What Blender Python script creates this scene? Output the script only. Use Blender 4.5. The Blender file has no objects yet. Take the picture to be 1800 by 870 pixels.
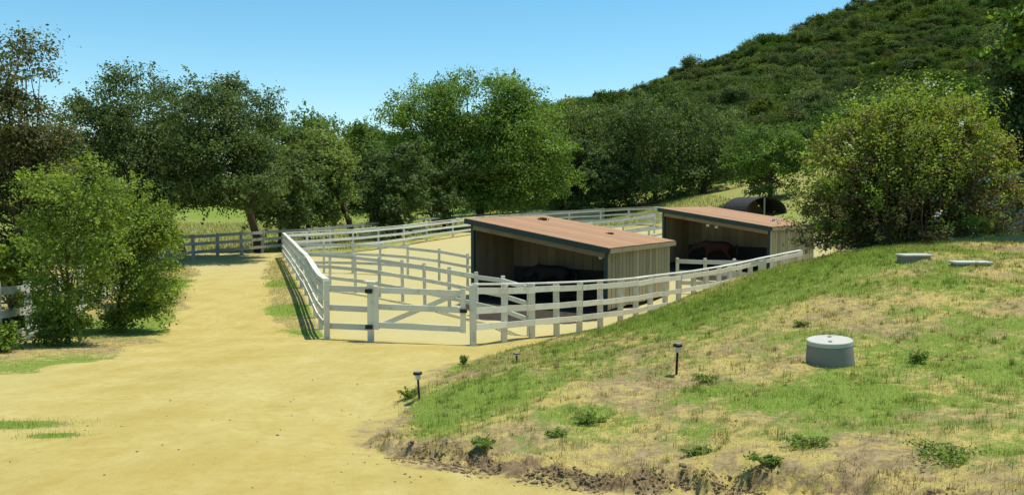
import bpy, bmesh, math, random
import numpy as np
from mathutils import Vector, Matrix, Quaternion

# ------------------------------------------------------------------ camera, sky, sun, exposure
scene = bpy.context.scene
COL = scene.collection
CAM_Z = 3.33
FPX = 1400.0                       # focal length in units of an 1800-wide frame
PITCH = math.atan(85.0 / FPX)      # looking slightly down
cam_data = bpy.data.cameras.new("camera")
cam = bpy.data.objects.new("camera", cam_data)
COL.objects.link(cam)
cam_data.sensor_width = 36.0
cam_data.lens = 36.0 * FPX / 1800.0
cam_data.clip_start = 0.1
cam_data.clip_end = 4000.0
cam.location = (0, 0, CAM_Z)
cam.rotation_euler = (math.pi / 2 - PITCH, 0, 0)
scene.camera = cam

SUN_EL, SUN_AZ = math.radians(73), math.radians(68)      # azimuth clockwise from +Y
world = bpy.data.worlds.new("World")
scene.world = world
world.use_nodes = True
wn, wl = world.node_tree.nodes, world.node_tree.links
wn.clear()
sky = wn.new("ShaderNodeTexSky")
sky.sky_type = 'NISHITA'
sky.sun_disc = False
sky.sun_elevation = SUN_EL
sky.sun_rotation = SUN_AZ
sky.altitude = 100
sky.air_density = 1.0
sky.dust_density = 0.15
sky.ozone_density = 1.6
bg = wn.new("ShaderNodeBackground")
bg.inputs['Strength'].default_value = 0.14
wo = wn.new("ShaderNodeOutputWorld")
hsv = wn.new("ShaderNodeHueSaturation")
hsv.inputs['Saturation'].default_value = 1.28
hsv.inputs['Hue'].default_value = 0.479
wl.new(sky.outputs[0], hsv.inputs['Color'])
wl.new(hsv.outputs[0], bg.inputs['Color'])
wl.new(bg.outputs[0], wo.inputs['Surface'])

sun_data = bpy.data.lights.new("sun", 'SUN')
sun_data.energy = 4.6
sun_data.angle = math.radians(0.55)
sun_data.color = (1.0, 0.95, 0.84)
sun = bpy.data.objects.new("sun", sun_data)
COL.objects.link(sun)
SDIR = Vector((math.sin(SUN_AZ) * math.cos(SUN_EL), math.cos(SUN_AZ) * math.cos(SUN_EL), math.sin(SUN_EL)))
sun.rotation_euler = SDIR.to_track_quat('Z', 'Y').to_euler()
sun.location = (30, 20, 60)

scene.view_settings.view_transform = 'Standard'
scene.view_settings.look = 'None'
scene.view_settings.exposure = 0.2
scene.view_settings.gamma = 1.0
scene.view_settings.use_curve_mapping = False
scene.render.engine = 'CYCLES'
scene.cycles.max_bounces = 6
scene.cycles.transparent_max_bounces = 4
scene.cycles.use_denoising = True

RNG = np.random.default_rng(7)
random.seed(7)

# ------------------------------------------------------------------ small tools
def tag(o, label=None, cat=None, group=None, kind=None):
    if label: o["label"] = label
    if cat: o["category"] = cat
    if group: o["group"] = group
    if kind: o["kind"] = kind
    return o

def empty(name, loc=(0, 0, 0), rz=0.0):
    o = bpy.data.objects.new(name, None)
    o.empty_display_size = 0.2
    o.location = loc
    o.rotation_euler = (0, 0, rz)
    COL.objects.link(o)
    return o

def link(name, me, parent=None, mat=None):
    o = bpy.data.objects.new(name, me)
    COL.objects.link(o)
    if parent: o.parent = parent
    if mat and len(me.materials) == 0: me.materials.append(mat)
    return o

def mesh_np(name, V, F, col=None, smooth=False, mat=None):
    """mesh from numpy arrays: V (n,3), F (m,k) with one k"""
    me = bpy.data.meshes.new(name)
    V = np.ascontiguousarray(V, dtype=np.float32); F = np.ascontiguousarray(F, dtype=np.int32)
    m, k = F.shape
    me.vertices.add(len(V)); me.vertices.foreach_set("co", V.ravel())
    me.loops.add(m * k); me.loops.foreach_set("vertex_index", F.ravel())
    me.polygons.add(m)
    me.polygons.foreach_set("loop_start", np.arange(0, m * k, k, dtype=np.int32))
    me.polygons.foreach_set("loop_total", np.full(m, k, dtype=np.int32))
    if smooth: me.polygons.foreach_set("use_smooth", np.ones(m, dtype=bool))
    me.update(calc_edges=True)
    if col is not None:
        a = me.attributes.new("col", 'FLOAT_COLOR', 'POINT')
        c = np.ones((len(V), 4), dtype=np.float32); c[:, :3] = col
        a.data.foreach_set("color", c.ravel())
    if mat: me.materials.append(mat)
    return me

class MB:
    """collects quads/tris of several small shapes into one mesh"""
    def __init__(s): s.bm = bmesh.new()
    def box(s, c, size, rot=None, bevel=0.0):
        r = bmesh.ops.create_cube(s.bm, size=1.0)
        M = Matrix.Translation(c) @ (rot.to_4x4() if rot else Matrix()) @ Matrix.Diagonal((*size, 1))
        bmesh.ops.transform(s.bm, matrix=M, verts=r['verts'])
        if bevel:
            es = list({e for v in r['verts'] for e in v.link_edges})
            bmesh.ops.bevel(s.bm, geom=es, offset=bevel, segments=1, affect='EDGES')
        return s
    def lathe(s, prof, seg=24, c=(0, 0, 0)):
        rings = []
        for r, z in prof:
            rings.append([s.bm.verts.new((c[0] + r * math.cos(a), c[1] + r * math.sin(a), c[2] + z))
                          for a in [2 * math.pi * i / seg for i in range(seg)]])
        for a, b in zip(rings, rings[1:]):
            for i in range(seg):
                s.bm.faces.new((a[i], a[(i + 1) % seg], b[(i + 1) % seg], b[i]))
        s.bm.faces.new(rings[-1]); s.bm.faces.new(rings[0][::-1])
        return s
    def tube(s, pts, rad, seg=6):
        P = [Vector(p) for p in pts]; rings = []
        up = Vector((0.31, 0.17, 1)).normalized()
        for i, p in enumerate(P):
            t = (P[min(i + 1, len(P) - 1)] - P[max(i - 1, 0)]).normalized()
            u = t.cross(up)
            if u.length < 1e-3: u = t.cross(Vector((1, 0, 0)))
            u.normalize(); w = t.cross(u)
            r = rad[i] if hasattr(rad, '__len__') else rad
            rings.append([s.bm.verts.new(p + (u * math.cos(a) + w * math.sin(a)) * r)
                          for a in [2 * math.pi * k / seg for k in range(seg)]])
        for a, b in zip(rings, rings[1:]):
            for i in range(seg):
                s.bm.faces.new((a[i], a[(i + 1) % seg], b[(i + 1) % seg], b[i]))
        s.bm.faces.new(rings[-1]); s.bm.faces.new(rings[0][::-1])
        return s
    def build(s, name, mat, parent=None, smooth=False):
        me = bpy.data.meshes.new(name)
        bmesh.ops.recalc_face_normals(s.bm, faces=s.bm.faces)
        s.bm.to_mesh(me); s.bm.free()
        if smooth: me.polygons.foreach_set("use_smooth", [True] * len(me.polygons))
        me.materials.append(mat)
        return link(name, me, parent)

UNIT = {}
def board(name, mat, parent, a, b, w, h, up=Vector((0, 0, 1))):
    """a straight board from a to b (parent space), w across, h along up; all boards of a material share one mesh"""
    key = mat.name
    if key not in UNIT:
        bm = bmesh.new(); bmesh.ops.create_cube(bm, size=1.0)
        me = bpy.data.meshes.new("board"); bm.to_mesh(me); bm.free(); me.materials.append(mat); UNIT[key] = me
    a, b = Vector(a), Vector(b); d = b - a
    x = d.normalized(); y = up.cross(x)
    if y.length < 1e-4: y = Vector((0, 1, 0)).cross(x)
    y.normalize(); z = x.cross(y)
    R = Matrix((x, y, z)).transposed().to_4x4()
    o = bpy.data.objects.new(name, UNIT[key]); COL.objects.link(o); o.parent = parent
    o.matrix_basis = Matrix.Translation((a + b) / 2) @ R @ Matrix.Diagonal((d.length, w, h, 1))
    return o

def sstep(a, b, x):
    t = np.clip((np.asarray(x, dtype=float) - a) / (b - a), 0, 1)
    return t * t * (3 - 2 * t)

_LAT = np.random.default_rng(99).random((256, 256))
def vnoise(x, y):
    x = np.asarray(x, dtype=float); y = np.asarray(y, dtype=float)
    xi = np.floor(x).astype(int); yi = np.floor(y).astype(int)
    fx = x - xi; fy = y - yi
    fx = fx * fx * (3 - 2 * fx); fy = fy * fy * (3 - 2 * fy)
    g = lambda i, j: _LAT[i & 255, j & 255]
    return (g(xi, yi) * (1 - fx) + g(xi + 1, yi) * fx) * (1 - fy) + (g(xi, yi + 1) * (1 - fx) + g(xi + 1, yi + 1) * fx) * fy
def fbm(x, y, oct=4, f=1.0):
    s = 0; a = 0.5
    for i in range(oct):
        s = s + a * (vnoise(x * f + 17.3 * i, y * f + 41.7 * i) - 0.5); a *= 0.55; f *= 2.07
    return s * 2

def sdf_poly(P, x, y):
    """signed distance, positive inside"""
    P = np.asarray(P, dtype=float); x = np.asarray(x, dtype=float); y = np.asarray(y, dtype=float)
    best = np.full(x.shape, 1e18); ins = np.zeros(x.shape, dtype=bool)
    for i in range(len(P)):
        ax, ay = P[i]; bx, by = P[(i + 1) % len(P)]
        dx, dy = bx - ax, by - ay
        t = np.clip(((x - ax) * dx + (y - ay) * dy) / (dx * dx + dy * dy), 0, 1)
        best = np.minimum(best, (x - ax - t * dx) ** 2 + (y - ay - t * dy) ** 2)
        c = ((ay > y) != (by > y))
        with np.errstate(divide='ignore', invalid='ignore'):
            xx = (bx - ax) * (y - ay) / (by - ay if by != ay else 1e-9) + ax
        ins ^= c & (x < xx)
    d = np.sqrt(best)
    return np.where(ins, d, -d)

def at(px, py, d):
    """survey helper: the point at forward distance d seen at (px, py) of the 1800x870 frame"""
    cp, sp = math.cos(PITCH), math.sin(PITCH)
    u = (px - 900) / FPX; v = (435 - py) / FPX
    dy = cp + v * sp; dz = -sp + v * cp
    return (u / dy * d, d, CAM_Z + dz / dy * d)
def xy(px, d, py=500): return at(px, py, d)[:2]

# ------------------------------------------------------------------ terrain height
ROADZ = lambda y: np.where(np.asarray(y) < 19, 1.71 - 0.09 * np.asarray(y), 0.0)
CP = []
for yy in (-8, 0, 5, 8, 12, 16, 19):
    for xx in (-40, -24, -14, -8, -4.5): CP.append((xx, yy, float(ROADZ(yy))))
for q in [(-2, -8), (-2, 0), (-2, 4), (-1.6, 5.5), (0, 4), (-3, 8), (-2.4, 11), (-1.9, 14), (-1.6, 17), (0.8, 4.9)]:
    CP.append((q[0], q[1], float(ROADZ(q[1]))))
for q in [(-60, 25), (-30, 25), (-14, 25), (-7, 25), (-60, 45), (-30, 45), (-13, 45), (-9, 35), (-40, 65), (-15, 58), (-4, 36), (-5, 28)]:
    CP.append((q[0], q[1], 0.0))
CP += [(-2, 25, -.15), (0, 22, -.2), (2, 40, 0.0), (-2.5, 48, 0.0)]
for px, d, z in [(832, 17.9, .0), (885, 19.1, -.1), (935, 20.2, -.2), (1018, 21.6, -.33), (1118, 24, -.4), (1241, 28, -.35), (1336, 31, -.25), (1372, 32, -.2)]:
    x, y = xy(px, d); CP.append((x, y, z))
CP += [(-1.54, 29.9, -.42), (3.38, 27, -.45), (6.55, 31.4, -.42), (1.62, 34.3, -.4)]
CP += [(7.5, 40, -.1), (11.6, 36.2, -.1), (15.1, 40.3, .1), (11, 44, 0.1)]
for px, d, z in [(497, 50, .05), (633, 58, .2), (745, 66, .4), (825, 72, .55), (960, 78, .8), (1060, 82, 1.0), (1130, 70, 1.4), (1060, 60, .5), (1200, 66, 1.9), (1200, 80, 3.0), (1290, 80, 4.2), (1345, 58, 2.1), (1250, 50, 1.0)]:
    x, y = xy(px, d, 360); CP.append((x, y, z))
CP += [(-40, 95, .6), (-100, 130, .8), (-10, 110, 1.2), (-60, 160, 1.0), (20, 110, 4), (60, 90, 10), (100, 60, 12), (60, 40, 6), (36, 55, 5)]
STEP = 0.10
for px, py, d in [(1188, 660, 9.2), (1458, 645, 9.0), (1605, 458, 14.0), (1705, 464, 13.5), (1550, 442, 19), (1800, 412, 17), (1800, 870, 4.4),
                  (1500, 870, 4.75), (1800, 640, 8.6), (1380, 468, 18), (1250, 530, 16), (1100, 590, 14), (1000, 640, 11), (900, 682, 9.3), (800, 722, 8.6),
                  (1000, 782, 6.9), (1200, 765, 7.0), (1200, 838, 5.95), (760, 735, 8.6), (1300, 740, 7.0), (1650, 540, 10.8), (1800, 740, 6.2)]:
    x, y, z = at(px, py, d); CP.append((x, y, z - STEP))
for px, py, d in [(1018, 584, 20.3), (1056, 573, 21.1), (1091, 564, 21.9), (1118, 557, 22.5), (1143, 550, 23.2), (1192, 536, 24.6), (1241, 521, 26.0), (1300, 502, 27.8), (1336, 490, 29.0)]:
    x, y, z = at(px, py, d); CP.append((x, y, z - .07))
CP += [(15, 10, 2.3), (14, 0, 2.0), (5, 0, 1.62), (4, -8, 1.7), (25, 20, 3.2), (25, 35, 2.4), (19, 28, 1.6), (14, 26, 1.7), (9, 22, 1.4), (30, 0, 2.6), (40, 20, 5)]
CP = np.array(CP)
def _phi(r2): return np.sqrt(r2 + 1.2)
_A = _phi((CP[:, None, 0] - CP[None, :, 0]) ** 2 + (CP[:, None, 1] - CP[None, :, 1]) ** 2)
_n = len(CP)
_B = np.block([[_A - 0.05 * np.eye(_n), np.ones((_n, 1))], [np.ones((1, _n)), np.zeros((1, 1))]])
_W = np.linalg.solve(_B, np.append(CP[:, 2], 0))

MOUND = [xy(655, 7.7, 770), xy(690, 7.05, 795), xy(850, 6.4, 828), xy(1000, 6.08, 850), xy(1180, 5.85, 866), (2.3, 5.2), (2.6, 3.4), (2.4, 0), (2.6, -8), (60, -8), (60, 34),
         (22, 33), xy(1372, 28.8), xy(1300, 26.2), xy(1200, 23.0), xy(1100, 19.8, 575), xy(1010, 17.6, 600), xy(898, 15.4, 625), xy(800, 13, 650), xy(708, 10.4, 695), xy(662, 8.5, 745)]
HX = [-140, -95, -60, -20, 6, 43, 64, 86, 107, 124, 193, 400, 800]
HZ = [0, 0, 6, 21, 32, 39, 45.5, 54, 61, 67, 86, 116, 146]
def hill(x, y):
    p = np.interp(np.asarray(x) + (300 - np.asarray(y)) * 0.13, HX, HZ)
    t = np.clip((np.asarray(y) - 92) / 208, 0, 1.25)
    return p * np.where(t < 1, t ** 1.05, 1 + 0.25 * (t - 1) - 1.6 * (t - 1) ** 2) + np.clip(p / 12, 0, 1) * fbm(x, y, 3, 0.03) * 5 * np.clip(t * 4, 0, 1)
def mound_in(x, y):
    s = sdf_poly(MOUND, x, y)
    return s + fbm(x, y, 4, 1.7) * 0.22
def height(x, y, fine=True):
    x = np.atleast_1d(np.asarray(x, dtype=float)); y = np.atleast_1d(np.asarray(y, dtype=float))
    sh = x.shape; x = x.ravel(); y = y.ravel()
    z = np.full(len(x), _W[-1])
    for i in range(_n): z += _W[i] * _phi((x - CP[i, 0]) ** 2 + (y - CP[i, 1]) ** 2)
    far = sstep(110, 190, np.hypot(x, y))
    z = z * (1 - far) + 1.5 * far
    m = mound_in(x, y)
    front = 1 - sstep(7.0, 8.6, y)
    z += STEP * sstep(-.02, .13, m) * front + STEP * sstep(-.5, 2.0, m) * (1 - front)
    mm = sstep(0, .4, m)
    z += mm * (fbm(x, y, 4, 0.9) * 0.10 + fbm(x + 9, y, 3, 4.5) * 0.035)
    # ragged crust just behind the cut edge
    lip = np.exp(-((m - .16) / .14) ** 2) * front
    z += lip * (fbm(x, y, 3, 5.0) * .12 + fbm(x + 3, y, 3, 14.0) * .08)
    z += np.exp(-((m - .02) / .10) ** 2) * front * fbm(x, y + 7, 3, 11.0) * .065
    z += (1 - mm) * fbm(x, y, 4, 0.8) * 0.03 * np.clip((40 - y) / 20, 0, 1)
    z += hill(x, y)
    return z.reshape(sh)
def H(x, y): return float(height([x], [y])[0])
def ground(px, py, y0=3.5, y1=120):
    """first point of the terrain met along the line of sight (px, py)"""
    ys = np.concatenate([np.arange(y0, 40, .04), np.arange(40, y1, .25)])
    u = at(px, py, 1.0)
    zs = height(u[0] * ys, ys); ray = CAM_Z + (u[2] - CAM_Z) * ys
    k = np.argmax(ray <= zs)
    return Vector((u[0] * ys[k], ys[k], zs[k]))

# ------------------------------------------------------------------ materials
def newmat(name):
    m = bpy.data.materials.new(name); m.use_nodes = True
    nt = m.node_tree; nt.nodes.clear()
    out = nt.nodes.new("ShaderNodeOutputMaterial")
    b = nt.nodes.new("ShaderNodeBsdfPrincipled")
    nt.links.new(b.outputs[0], out.inputs['Surface'])
    return m, nt, b, out
def N(nt, t, **kw):
    n = nt.nodes.new(t)
    for k, v in kw.items():
        if k in n.inputs.keys(): n.inputs[k].default_value = v
        else: setattr(n, k, v)
    return n
def ramp(nt, src, stops):
    r = nt.nodes.new("ShaderNodeValToRGB")
    el = r.color_ramp.elements
    while len(el) < len(stops): el.new(0.5)
    for e, (p, c) in zip(el, stops): e.position = p; e.color = (*c, 1)
    nt.links.new(src, r.inputs[0]); return r.outputs['Color']
def mixc(nt, f, a, b, mode='MIX'):
    n = nt.nodes.new("ShaderNodeMix"); n.data_type = 'RGBA'; n.blend_type = mode
    for i, s in ((0, f), (6, a), (7, b)):
        if hasattr(s, 'links') or hasattr(s, 'is_linked'): nt.links.new(s, n.inputs[i])
        else: n.inputs[i].default_value = s if i == 0 else (*s, 1)
    return n.outputs[2]
def mathn(nt, op, a, b=None, c=None, clamp=False):
    n = nt.nodes.new("ShaderNodeMath"); n.operation = op; n.use_clamp = clamp
    for i, s in enumerate((a, b, c)):
        if s is None: continue
        if hasattr(s, 'is_linked'): nt.links.new(s, n.inputs[i])
        else: n.inputs[i].default_value = s
    return n.outputs[0]
def noise(nt, scale, detail=4, rough=.6, vec=None, dim='3D'):
    n = N(nt, "ShaderNodeTexNoise"); n.inputs['Scale'].default_value = scale
    n.inputs['Detail'].default_value = detail; n.inputs['Roughness'].default_value = rough
    if vec is None:
        vec = nt.nodes.new("ShaderNodeNewGeometry").outputs['Position']
    nt.links.new(vec, n.inputs['Vector']); return n.outputs['Fac']
def bump(nt, b, h, s, dist=0.02):
    n = N(nt, "ShaderNodeBump"); n.inputs['Strength'].default_value = s; n.inputs['Distance'].default_value = dist
    nt.links.new(h, n.inputs['Height']); nt.links.new(n.outputs[0], b.inputs['Normal'])

def paint_mat(name, c1, c2, grime, rough=.6, var=.12, scale=3.0, bumpy=.15):
    m, nt, b, out = newmat(name)
    tc = nt.nodes.new("ShaderNodeNewGeometry").outputs['Position']
    n1 = noise(nt, scale, 5, .65, tc); n2 = noise(nt, scale * 9, 3, .6, tc)
    c = mixc(nt, mathn(nt, 'MULTIPLY_ADD', n2, .8, -.1, True), c1, c2)
    g = ramp(nt, n1, [(.52, (0, 0, 0)), (.72, (1, 1, 1))])
    c = mixc(nt, mathn(nt, 'MULTIPLY', g, .55), c, grime)
    oi = nt.nodes.new("ShaderNodeObjectInfo").outputs['Random']
    v = mathn(nt, 'MULTIPLY_ADD', oi, 2 * var, 1 - var)
    hs = N(nt, "ShaderNodeHueSaturation"); nt.links.new(v, hs.inputs['Value']); nt.links.new(c, hs.inputs['Color'])
    nt.links.new(hs.outputs[0], b.inputs['Base Color']); b.inputs['Roughness'].default_value = rough
    b.inputs['Specular IOR Level'].default_value = .25
    bump(nt, b, n2, bumpy, .01)
    return m

def leaf_mat(name, trans=.35, sat=1.0, val=1.0, spec=.22, vary=0):
    m, nt, b, out = newmat(name)
    a = N(nt, "ShaderNodeAttribute"); a.attribute_name = "col"
    hs = N(nt, "ShaderNodeHueSaturation", Saturation=sat, Value=val); nt.links.new(a.outputs['Color'], hs.inputs['Color'])
    if vary:
        r_ = nt.nodes.new("ShaderNodeObjectInfo").outputs['Random']
        nt.links.new(mathn(nt, 'MULTIPLY_ADD', r_, vary * val, val * (1 - vary / 2)), hs.inputs['Value'])
        nt.links.new(mathn(nt, 'MULTIPLY_ADD', mathn(nt, 'FRACT', mathn(nt, 'MULTIPLY', r_, 7.3)), .035, .492), hs.inputs['Hue'])
        nt.links.new(mathn(nt, 'MULTIPLY_ADD', mathn(nt, 'FRACT', mathn(nt, 'MULTIPLY', r_, 13.7)), .35, .88), hs.inputs['Saturation'])
    c = hs.outputs[0]
    nt.links.new(c, b.inputs['Base Color']); b.inputs['Roughness'].default_value = .62
    b.inputs['Specular IOR Level'].default_value = spec
    t = N(nt, "ShaderNodeBsdfTranslucent")
    tc = mixc(nt, 1.0, c, (1.25, 1.25, .55), 'MULTIPLY'); nt.links.new(tc, t.inputs['Color'])
    mx = N(nt, "ShaderNodeMixShader"); mx.inputs[0].default_value = trans
    nt.links.new(b.outputs[0], mx.inputs[1]); nt.links.new(t.outputs[0], mx.inputs[2]); nt.links.new(mx.outputs[0], out.inputs['Surface'])
    return m

M = {}
M['white'] = paint_mat('weathered white paint', (.60, .59, .50), (.71, .695, .60), (.33, .29, .21), .7, .12, 2.2)
M['greyed'] = paint_mat('grey and shade toned paint', (.26, .26, .23), (.36, .36, .32), (.14, .12, .09), .8)  # oak shade put into the field fence's white; plain grey on arch post
M['bark'] = paint_mat('bark', (.07, .05, .035), (.13, .10, .07), (.04, .03, .02), .9, .1, 4, .6)
M['twig'] = paint_mat('twig', (.16, .09, .055), (.24, .15, .09), (.09, .05, .03), .9)
M['khaki'] = paint_mat('khaki painted boards', (.30, .265, .16), (.375, .335, .21), (.19, .155, .09), .75, .24, 1.6)
M['teal'] = paint_mat('dark green trim paint', (.022, .050, .048), (.035, .070, .066), (.02, .028, .024), .55)
M['inner'] = paint_mat('bare brown inner boards', (.23, .18, .105), (.30, .24, .145), (.13, .10, .06), .8, .15, 2.0)
M['rubber'] = paint_mat('dark kick boards', (.035, .032, .030), (.05, .046, .042), (.025, .02, .018), .8)
M['roof'] = paint_mat('rust brown roofing', (.345, .19, .10), (.41, .245, .135), (.26, .14, .078), .85, .09, 1.3, .3)
M['black'] = paint_mat('black plastic and iron', (.012, .012, .012), (.02, .02, .02), (.03, .025, .02), .45)
M['lens'] = paint_mat('milky plastic', (.5, .52, .5), (.6, .6, .58), (.4, .4, .36), .3)
M['conc'] = paint_mat('concrete', (.22, .205, .175), (.29, .275, .235), (.14, .12, .085), .9, .05, 6, .5)  # darker than the lid: shade on the riser's side is put into the tone
M['conclid'] = paint_mat('pale concrete lid', (.47, .45, .39), (.57, .55, .48), (.30, .27, .20), .85, .05, 5, .4)
M['grey'] = paint_mat('grey siding', (.22, .25, .24), (.28, .31, .29), (.17, .18, .17), .7)
M['soil'] = paint_mat('soil clod', (.22, .155, .08), (.32, .23, .12), (.13, .085, .045), .95, .0, 14, .8)
M['oak'] = leaf_mat('oak leaves', .35, 1.08, 1.9, .12)
M['leaf'] = leaf_mat('leaves', .38)
M['grass'] = leaf_mat('grass blades', .35)
M['brush'] = leaf_mat('hillside leaves', .32, 1.0, 1.25, .05, .4)

def ground_mat():
    m, nt, b, out = newmat('ground')
    P = nt.nodes.new("ShaderNodeNewGeometry").outputs['Position']
    def attr(n):
        a = N(nt, "ShaderNodeAttribute"); a.attribute_name = n; return a.outputs['Fac']
    fine = noise(nt, 55, 4, .7, P); mid = noise(nt, 6.5, 5, .62, P); big = noise(nt, .9, 4, .6, P); huge = noise(nt, .16, 3, .55, P)
    # sand
    sand = ramp(nt, big, [(.25, (.395, .305, .088)), (.5, (.47, .377, .125)), (.78, (.535, .447, .18))])
    sand = mixc(nt, mathn(nt, 'MULTIPLY', ramp(nt, mid, [(.42, (0, 0, 0)), (.66, (1, 1, 1))]), .62), sand, (.39, .285, .075))
    patch = noise(nt, .42, 5, .68, P)
    sand = mixc(nt, mathn(nt, 'MULTIPLY', ramp(nt, patch, [(.5, (0, 0, 0)), (.66, (1, 1, 1))]), .5), sand, (.41, .295, .072))
    sand = mixc(nt, mathn(nt, 'MULTIPLY', ramp(nt, fine, [(.48, (0, 0, 0)), (.75, (1, 1, 1))]), .32), sand, (.34, .255, .09))
    mp = N(nt, "ShaderNodeMapping"); mp.inputs['Scale'].default_value = (2.6, .22, 1); mp.inputs['Rotation'].default_value = (0, 0, -.28); nt.links.new(P, mp.inputs['Vector'])
    trk = noise(nt, 1.0, 4, .55, mp.outputs[0])
    sand = mixc(nt, mathn(nt, 'MULTIPLY', ramp(nt, trk, [(.45, (0, 0, 0)), (.7, (1, 1, 1))]), .25), sand, (.55, .465, .20))
    grit = noise(nt, 190, 2, .7, P)
    sand = mixc(nt, mathn(nt, 'MULTIPLY', ramp(nt, grit, [(.55, (0, 0, 0)), (.72, (1, 1, 1))]), .35), sand, (.27, .20, .085))
    pale = attr('pale')
    sand = mixc(nt, mathn(nt, 'MULTIPLY', pale, .75), sand, mixc(nt, mid, (.43, .373, .17), (.50, .445, .235)))
    # dry straw + soil + green
    straw = ramp(nt, fine, [(.2, (.17, .115, .035)), (.42, (.37, .285, .085)), (.62, (.50, .405, .14)), (.85, (.60, .51, .21))])
    soil = ramp(nt, noise(nt, 17, 5, .7, P), [(.3, (.15, .10, .05)), (.52, (.30, .22, .115)), (.75, (.44, .345, .19))])
    green = ramp(nt, fine, [(.25, (.065, .10, .018)), (.5, (.17, .235, .038)), (.8, (.32, .36, .075))])
    dry = mixc(nt, ramp(nt, mathn(nt, 'MULTIPLY_ADD', mid, .6, mathn(nt, 'MULTIPLY', big, .5)), [(.48, (0, 0, 0)), (.60, (1, 1, 1))]), straw, soil)
    g = attr('green')
    gf = ramp(nt, mathn(nt, 'ADD', g, mathn(nt, 'MULTIPLY_ADD', mid, 1.3, -.65)), [(.36, (0, 0, 0)), (.64, (1, 1, 1))])
    veg = mixc(nt, gf, dry, green)
    s = attr('sand')
    sf = ramp(nt, mathn(nt, 'ADD', s, mathn(nt, 'MULTIPLY_ADD', mid, .9, -.45)), [(.4, (0, 0, 0)), (.62, (1, 1, 1))])
    c = mixc(nt, sf, veg, sand)
    bk = ramp(nt, mathn(nt, 'ADD', attr('bank'), mathn(nt, 'MULTIPLY_ADD', noise(nt, 14, 4, .65, P), 1.4, -.7)), [(.38, (0, 0, 0)), (.6, (1, 1, 1))])
    c = mixc(nt, bk, c, ramp(nt, noise(nt, 30, 4, .7, P), [(.3, (.105, .07, .036)), (.55, (.23, .16, .085)), (.8, (.36, .27, .145))]))
    c = mixc(nt, ramp(nt, mathn(nt, 'ADD', attr('ground_shade'), mathn(nt, 'MULTIPLY_ADD', mid, .6, -.3)), [(.35, (0, 0, 0)), (.6, (1, 1, 1))]), c, ramp(nt, mid, [(.3, (.030, .025, .020)), (.7, (.07, .056, .04))]))  # dark ground by the shelters, their shade painted into its colour
    nt.links.new(c, b.inputs['Base Color']); b.inputs['Roughness'].default_value = .95
    b.inputs['Specular IOR Level'].default_value = .1
    h = mathn(nt, 'ADD', mathn(nt, 'MULTIPLY', fine, .35), mid)
    bump(nt, b, h, .7, .045)
    return m
M['ground'] = ground_mat()

# ------------------------------------------------------------------ terrain sheets
def axis(lo, hi, f0, f1, step, g=1.09, mx=16):
    a = list(np.arange(f0, f1, step)); s = step; v = a[-1]
    while v < hi: s = min(s * g, mx); v += s; a.append(v)
    s = step; v = f0; pre = []
    while v > lo: s = min(s * g, mx); v -= s; pre.append(v)
    return np.array(pre[::-1] + a)
XS = axis(-700, 700, -12.5, 9.5, .1)
XS = np.concatenate([XS[XS < -2.0], np.arange(-2.0, 3.2, .04), XS[XS > 3.22]])
YS = axis(-60, 900, 4.2, 21, .085)
YS = np.concatenate([YS[YS < 5.1], np.arange(5.1, 8.3, .034), YS[YS > 8.32]])
GX, GY = np.meshgrid(XS, YS, indexing='xy')
GZ = height(GX, GY)

PADDOCK = [xy(573, 18.9, 597), xy(500, 45, 454), xy(620, 49, 440), xy(750, 59, 420), xy(825, 69, 410), xy(1000, 72, 390), xy(1150, 62, 380), (19, 48), (16, 38), xy(1372, 32), xy(1241, 28), xy(1118, 24), xy(1018, 21.6), xy(935, 20.2), xy(832, 17.9)]
ROAD = [(-14, -12), (-12.5, 3), (-11.6, 10.5), xy(60, 12.5, 690), xy(190, 14.6, 650), xy(270, 18.2, 600), xy(322, 24.5, 540), xy(345, 37, 475), (-18.3, 43.5), (-24, 46), (-24, 49), (-14, 48), xy(478, 44.5, 460), xy(470, 36, 480), xy(466, 27, 520), xy(488, 20, 585),
        xy(560, 18.4, 605), xy(832, 17.5, 612), xy(885, 18.2), xy(935, 18.8), xy(960, 17.5)] + [MOUND[i] for i in (17, 18, 19, 20, 0, 1, 2, 3, 4, 5, 6, 7, 8)]
STRIP = [xy(832, 17.7), xy(935, 20), xy(1018, 21.4), xy(1118, 23.8), xy(1241, 27.8), xy(1372, 31.8), xy(1372, 28.6), xy(1300, 26), xy(1200, 22.8), xy(1100, 19.6, 575), xy(1010, 17.2), xy(930, 15.6)]
sm = mound_in(GX, GY); sr = sdf_poly(ROAD, GX, GY); spd = sdf_poly(PADDOCK, GX, GY); sst = sdf_poly(STRIP, GX, GY)
GRN = [  # (x, y, radius, amount) patches of living grass
]
def add_patch(px, py, r, a):
    p = ground(px, py); GRN.append((p.x, p.y, r, a))
for q in [(1035, 720, .55, .45), (1240, 690, .5, .35), (1440, 700, 1.0, .42), (1660, 795, .6, .4), (900, 700, 1.0, .14), (1100, 565, 1.6, .34), (1260, 535, 1.8, .42), (1180, 560, 1.4, .3), (1400, 480, 1.8, .38),
          (1600, 560, 1.0, .16), (1480, 455, 1.8, .26), (780, 700, .8, .2), (930, 650, 1.3, .22), (1700, 500, 1.0, .16), (1420, 770, .4, .3), (1220, 770, .4, .3), (1750, 640, 1, .25),
          (520, 590, .9, .8), (510, 545, 1.2, .7), (495, 500, 1.5, .35), (30, 748, .35, .9), (95, 766, .18, .9), (100, 640, 1.6, .4), (250, 570, 2.2, .6), (310, 500, 3, .55), (1600, 690, 1.2, -.2), (1350, 640, 1.0, -.2), (1300, 830, 1.5, -.3), (1100, 680, .8, -.5), (1600, 830, 1, -.15)]:
    add_patch(*q)
green = np.full(GX.shape, .30)
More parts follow.
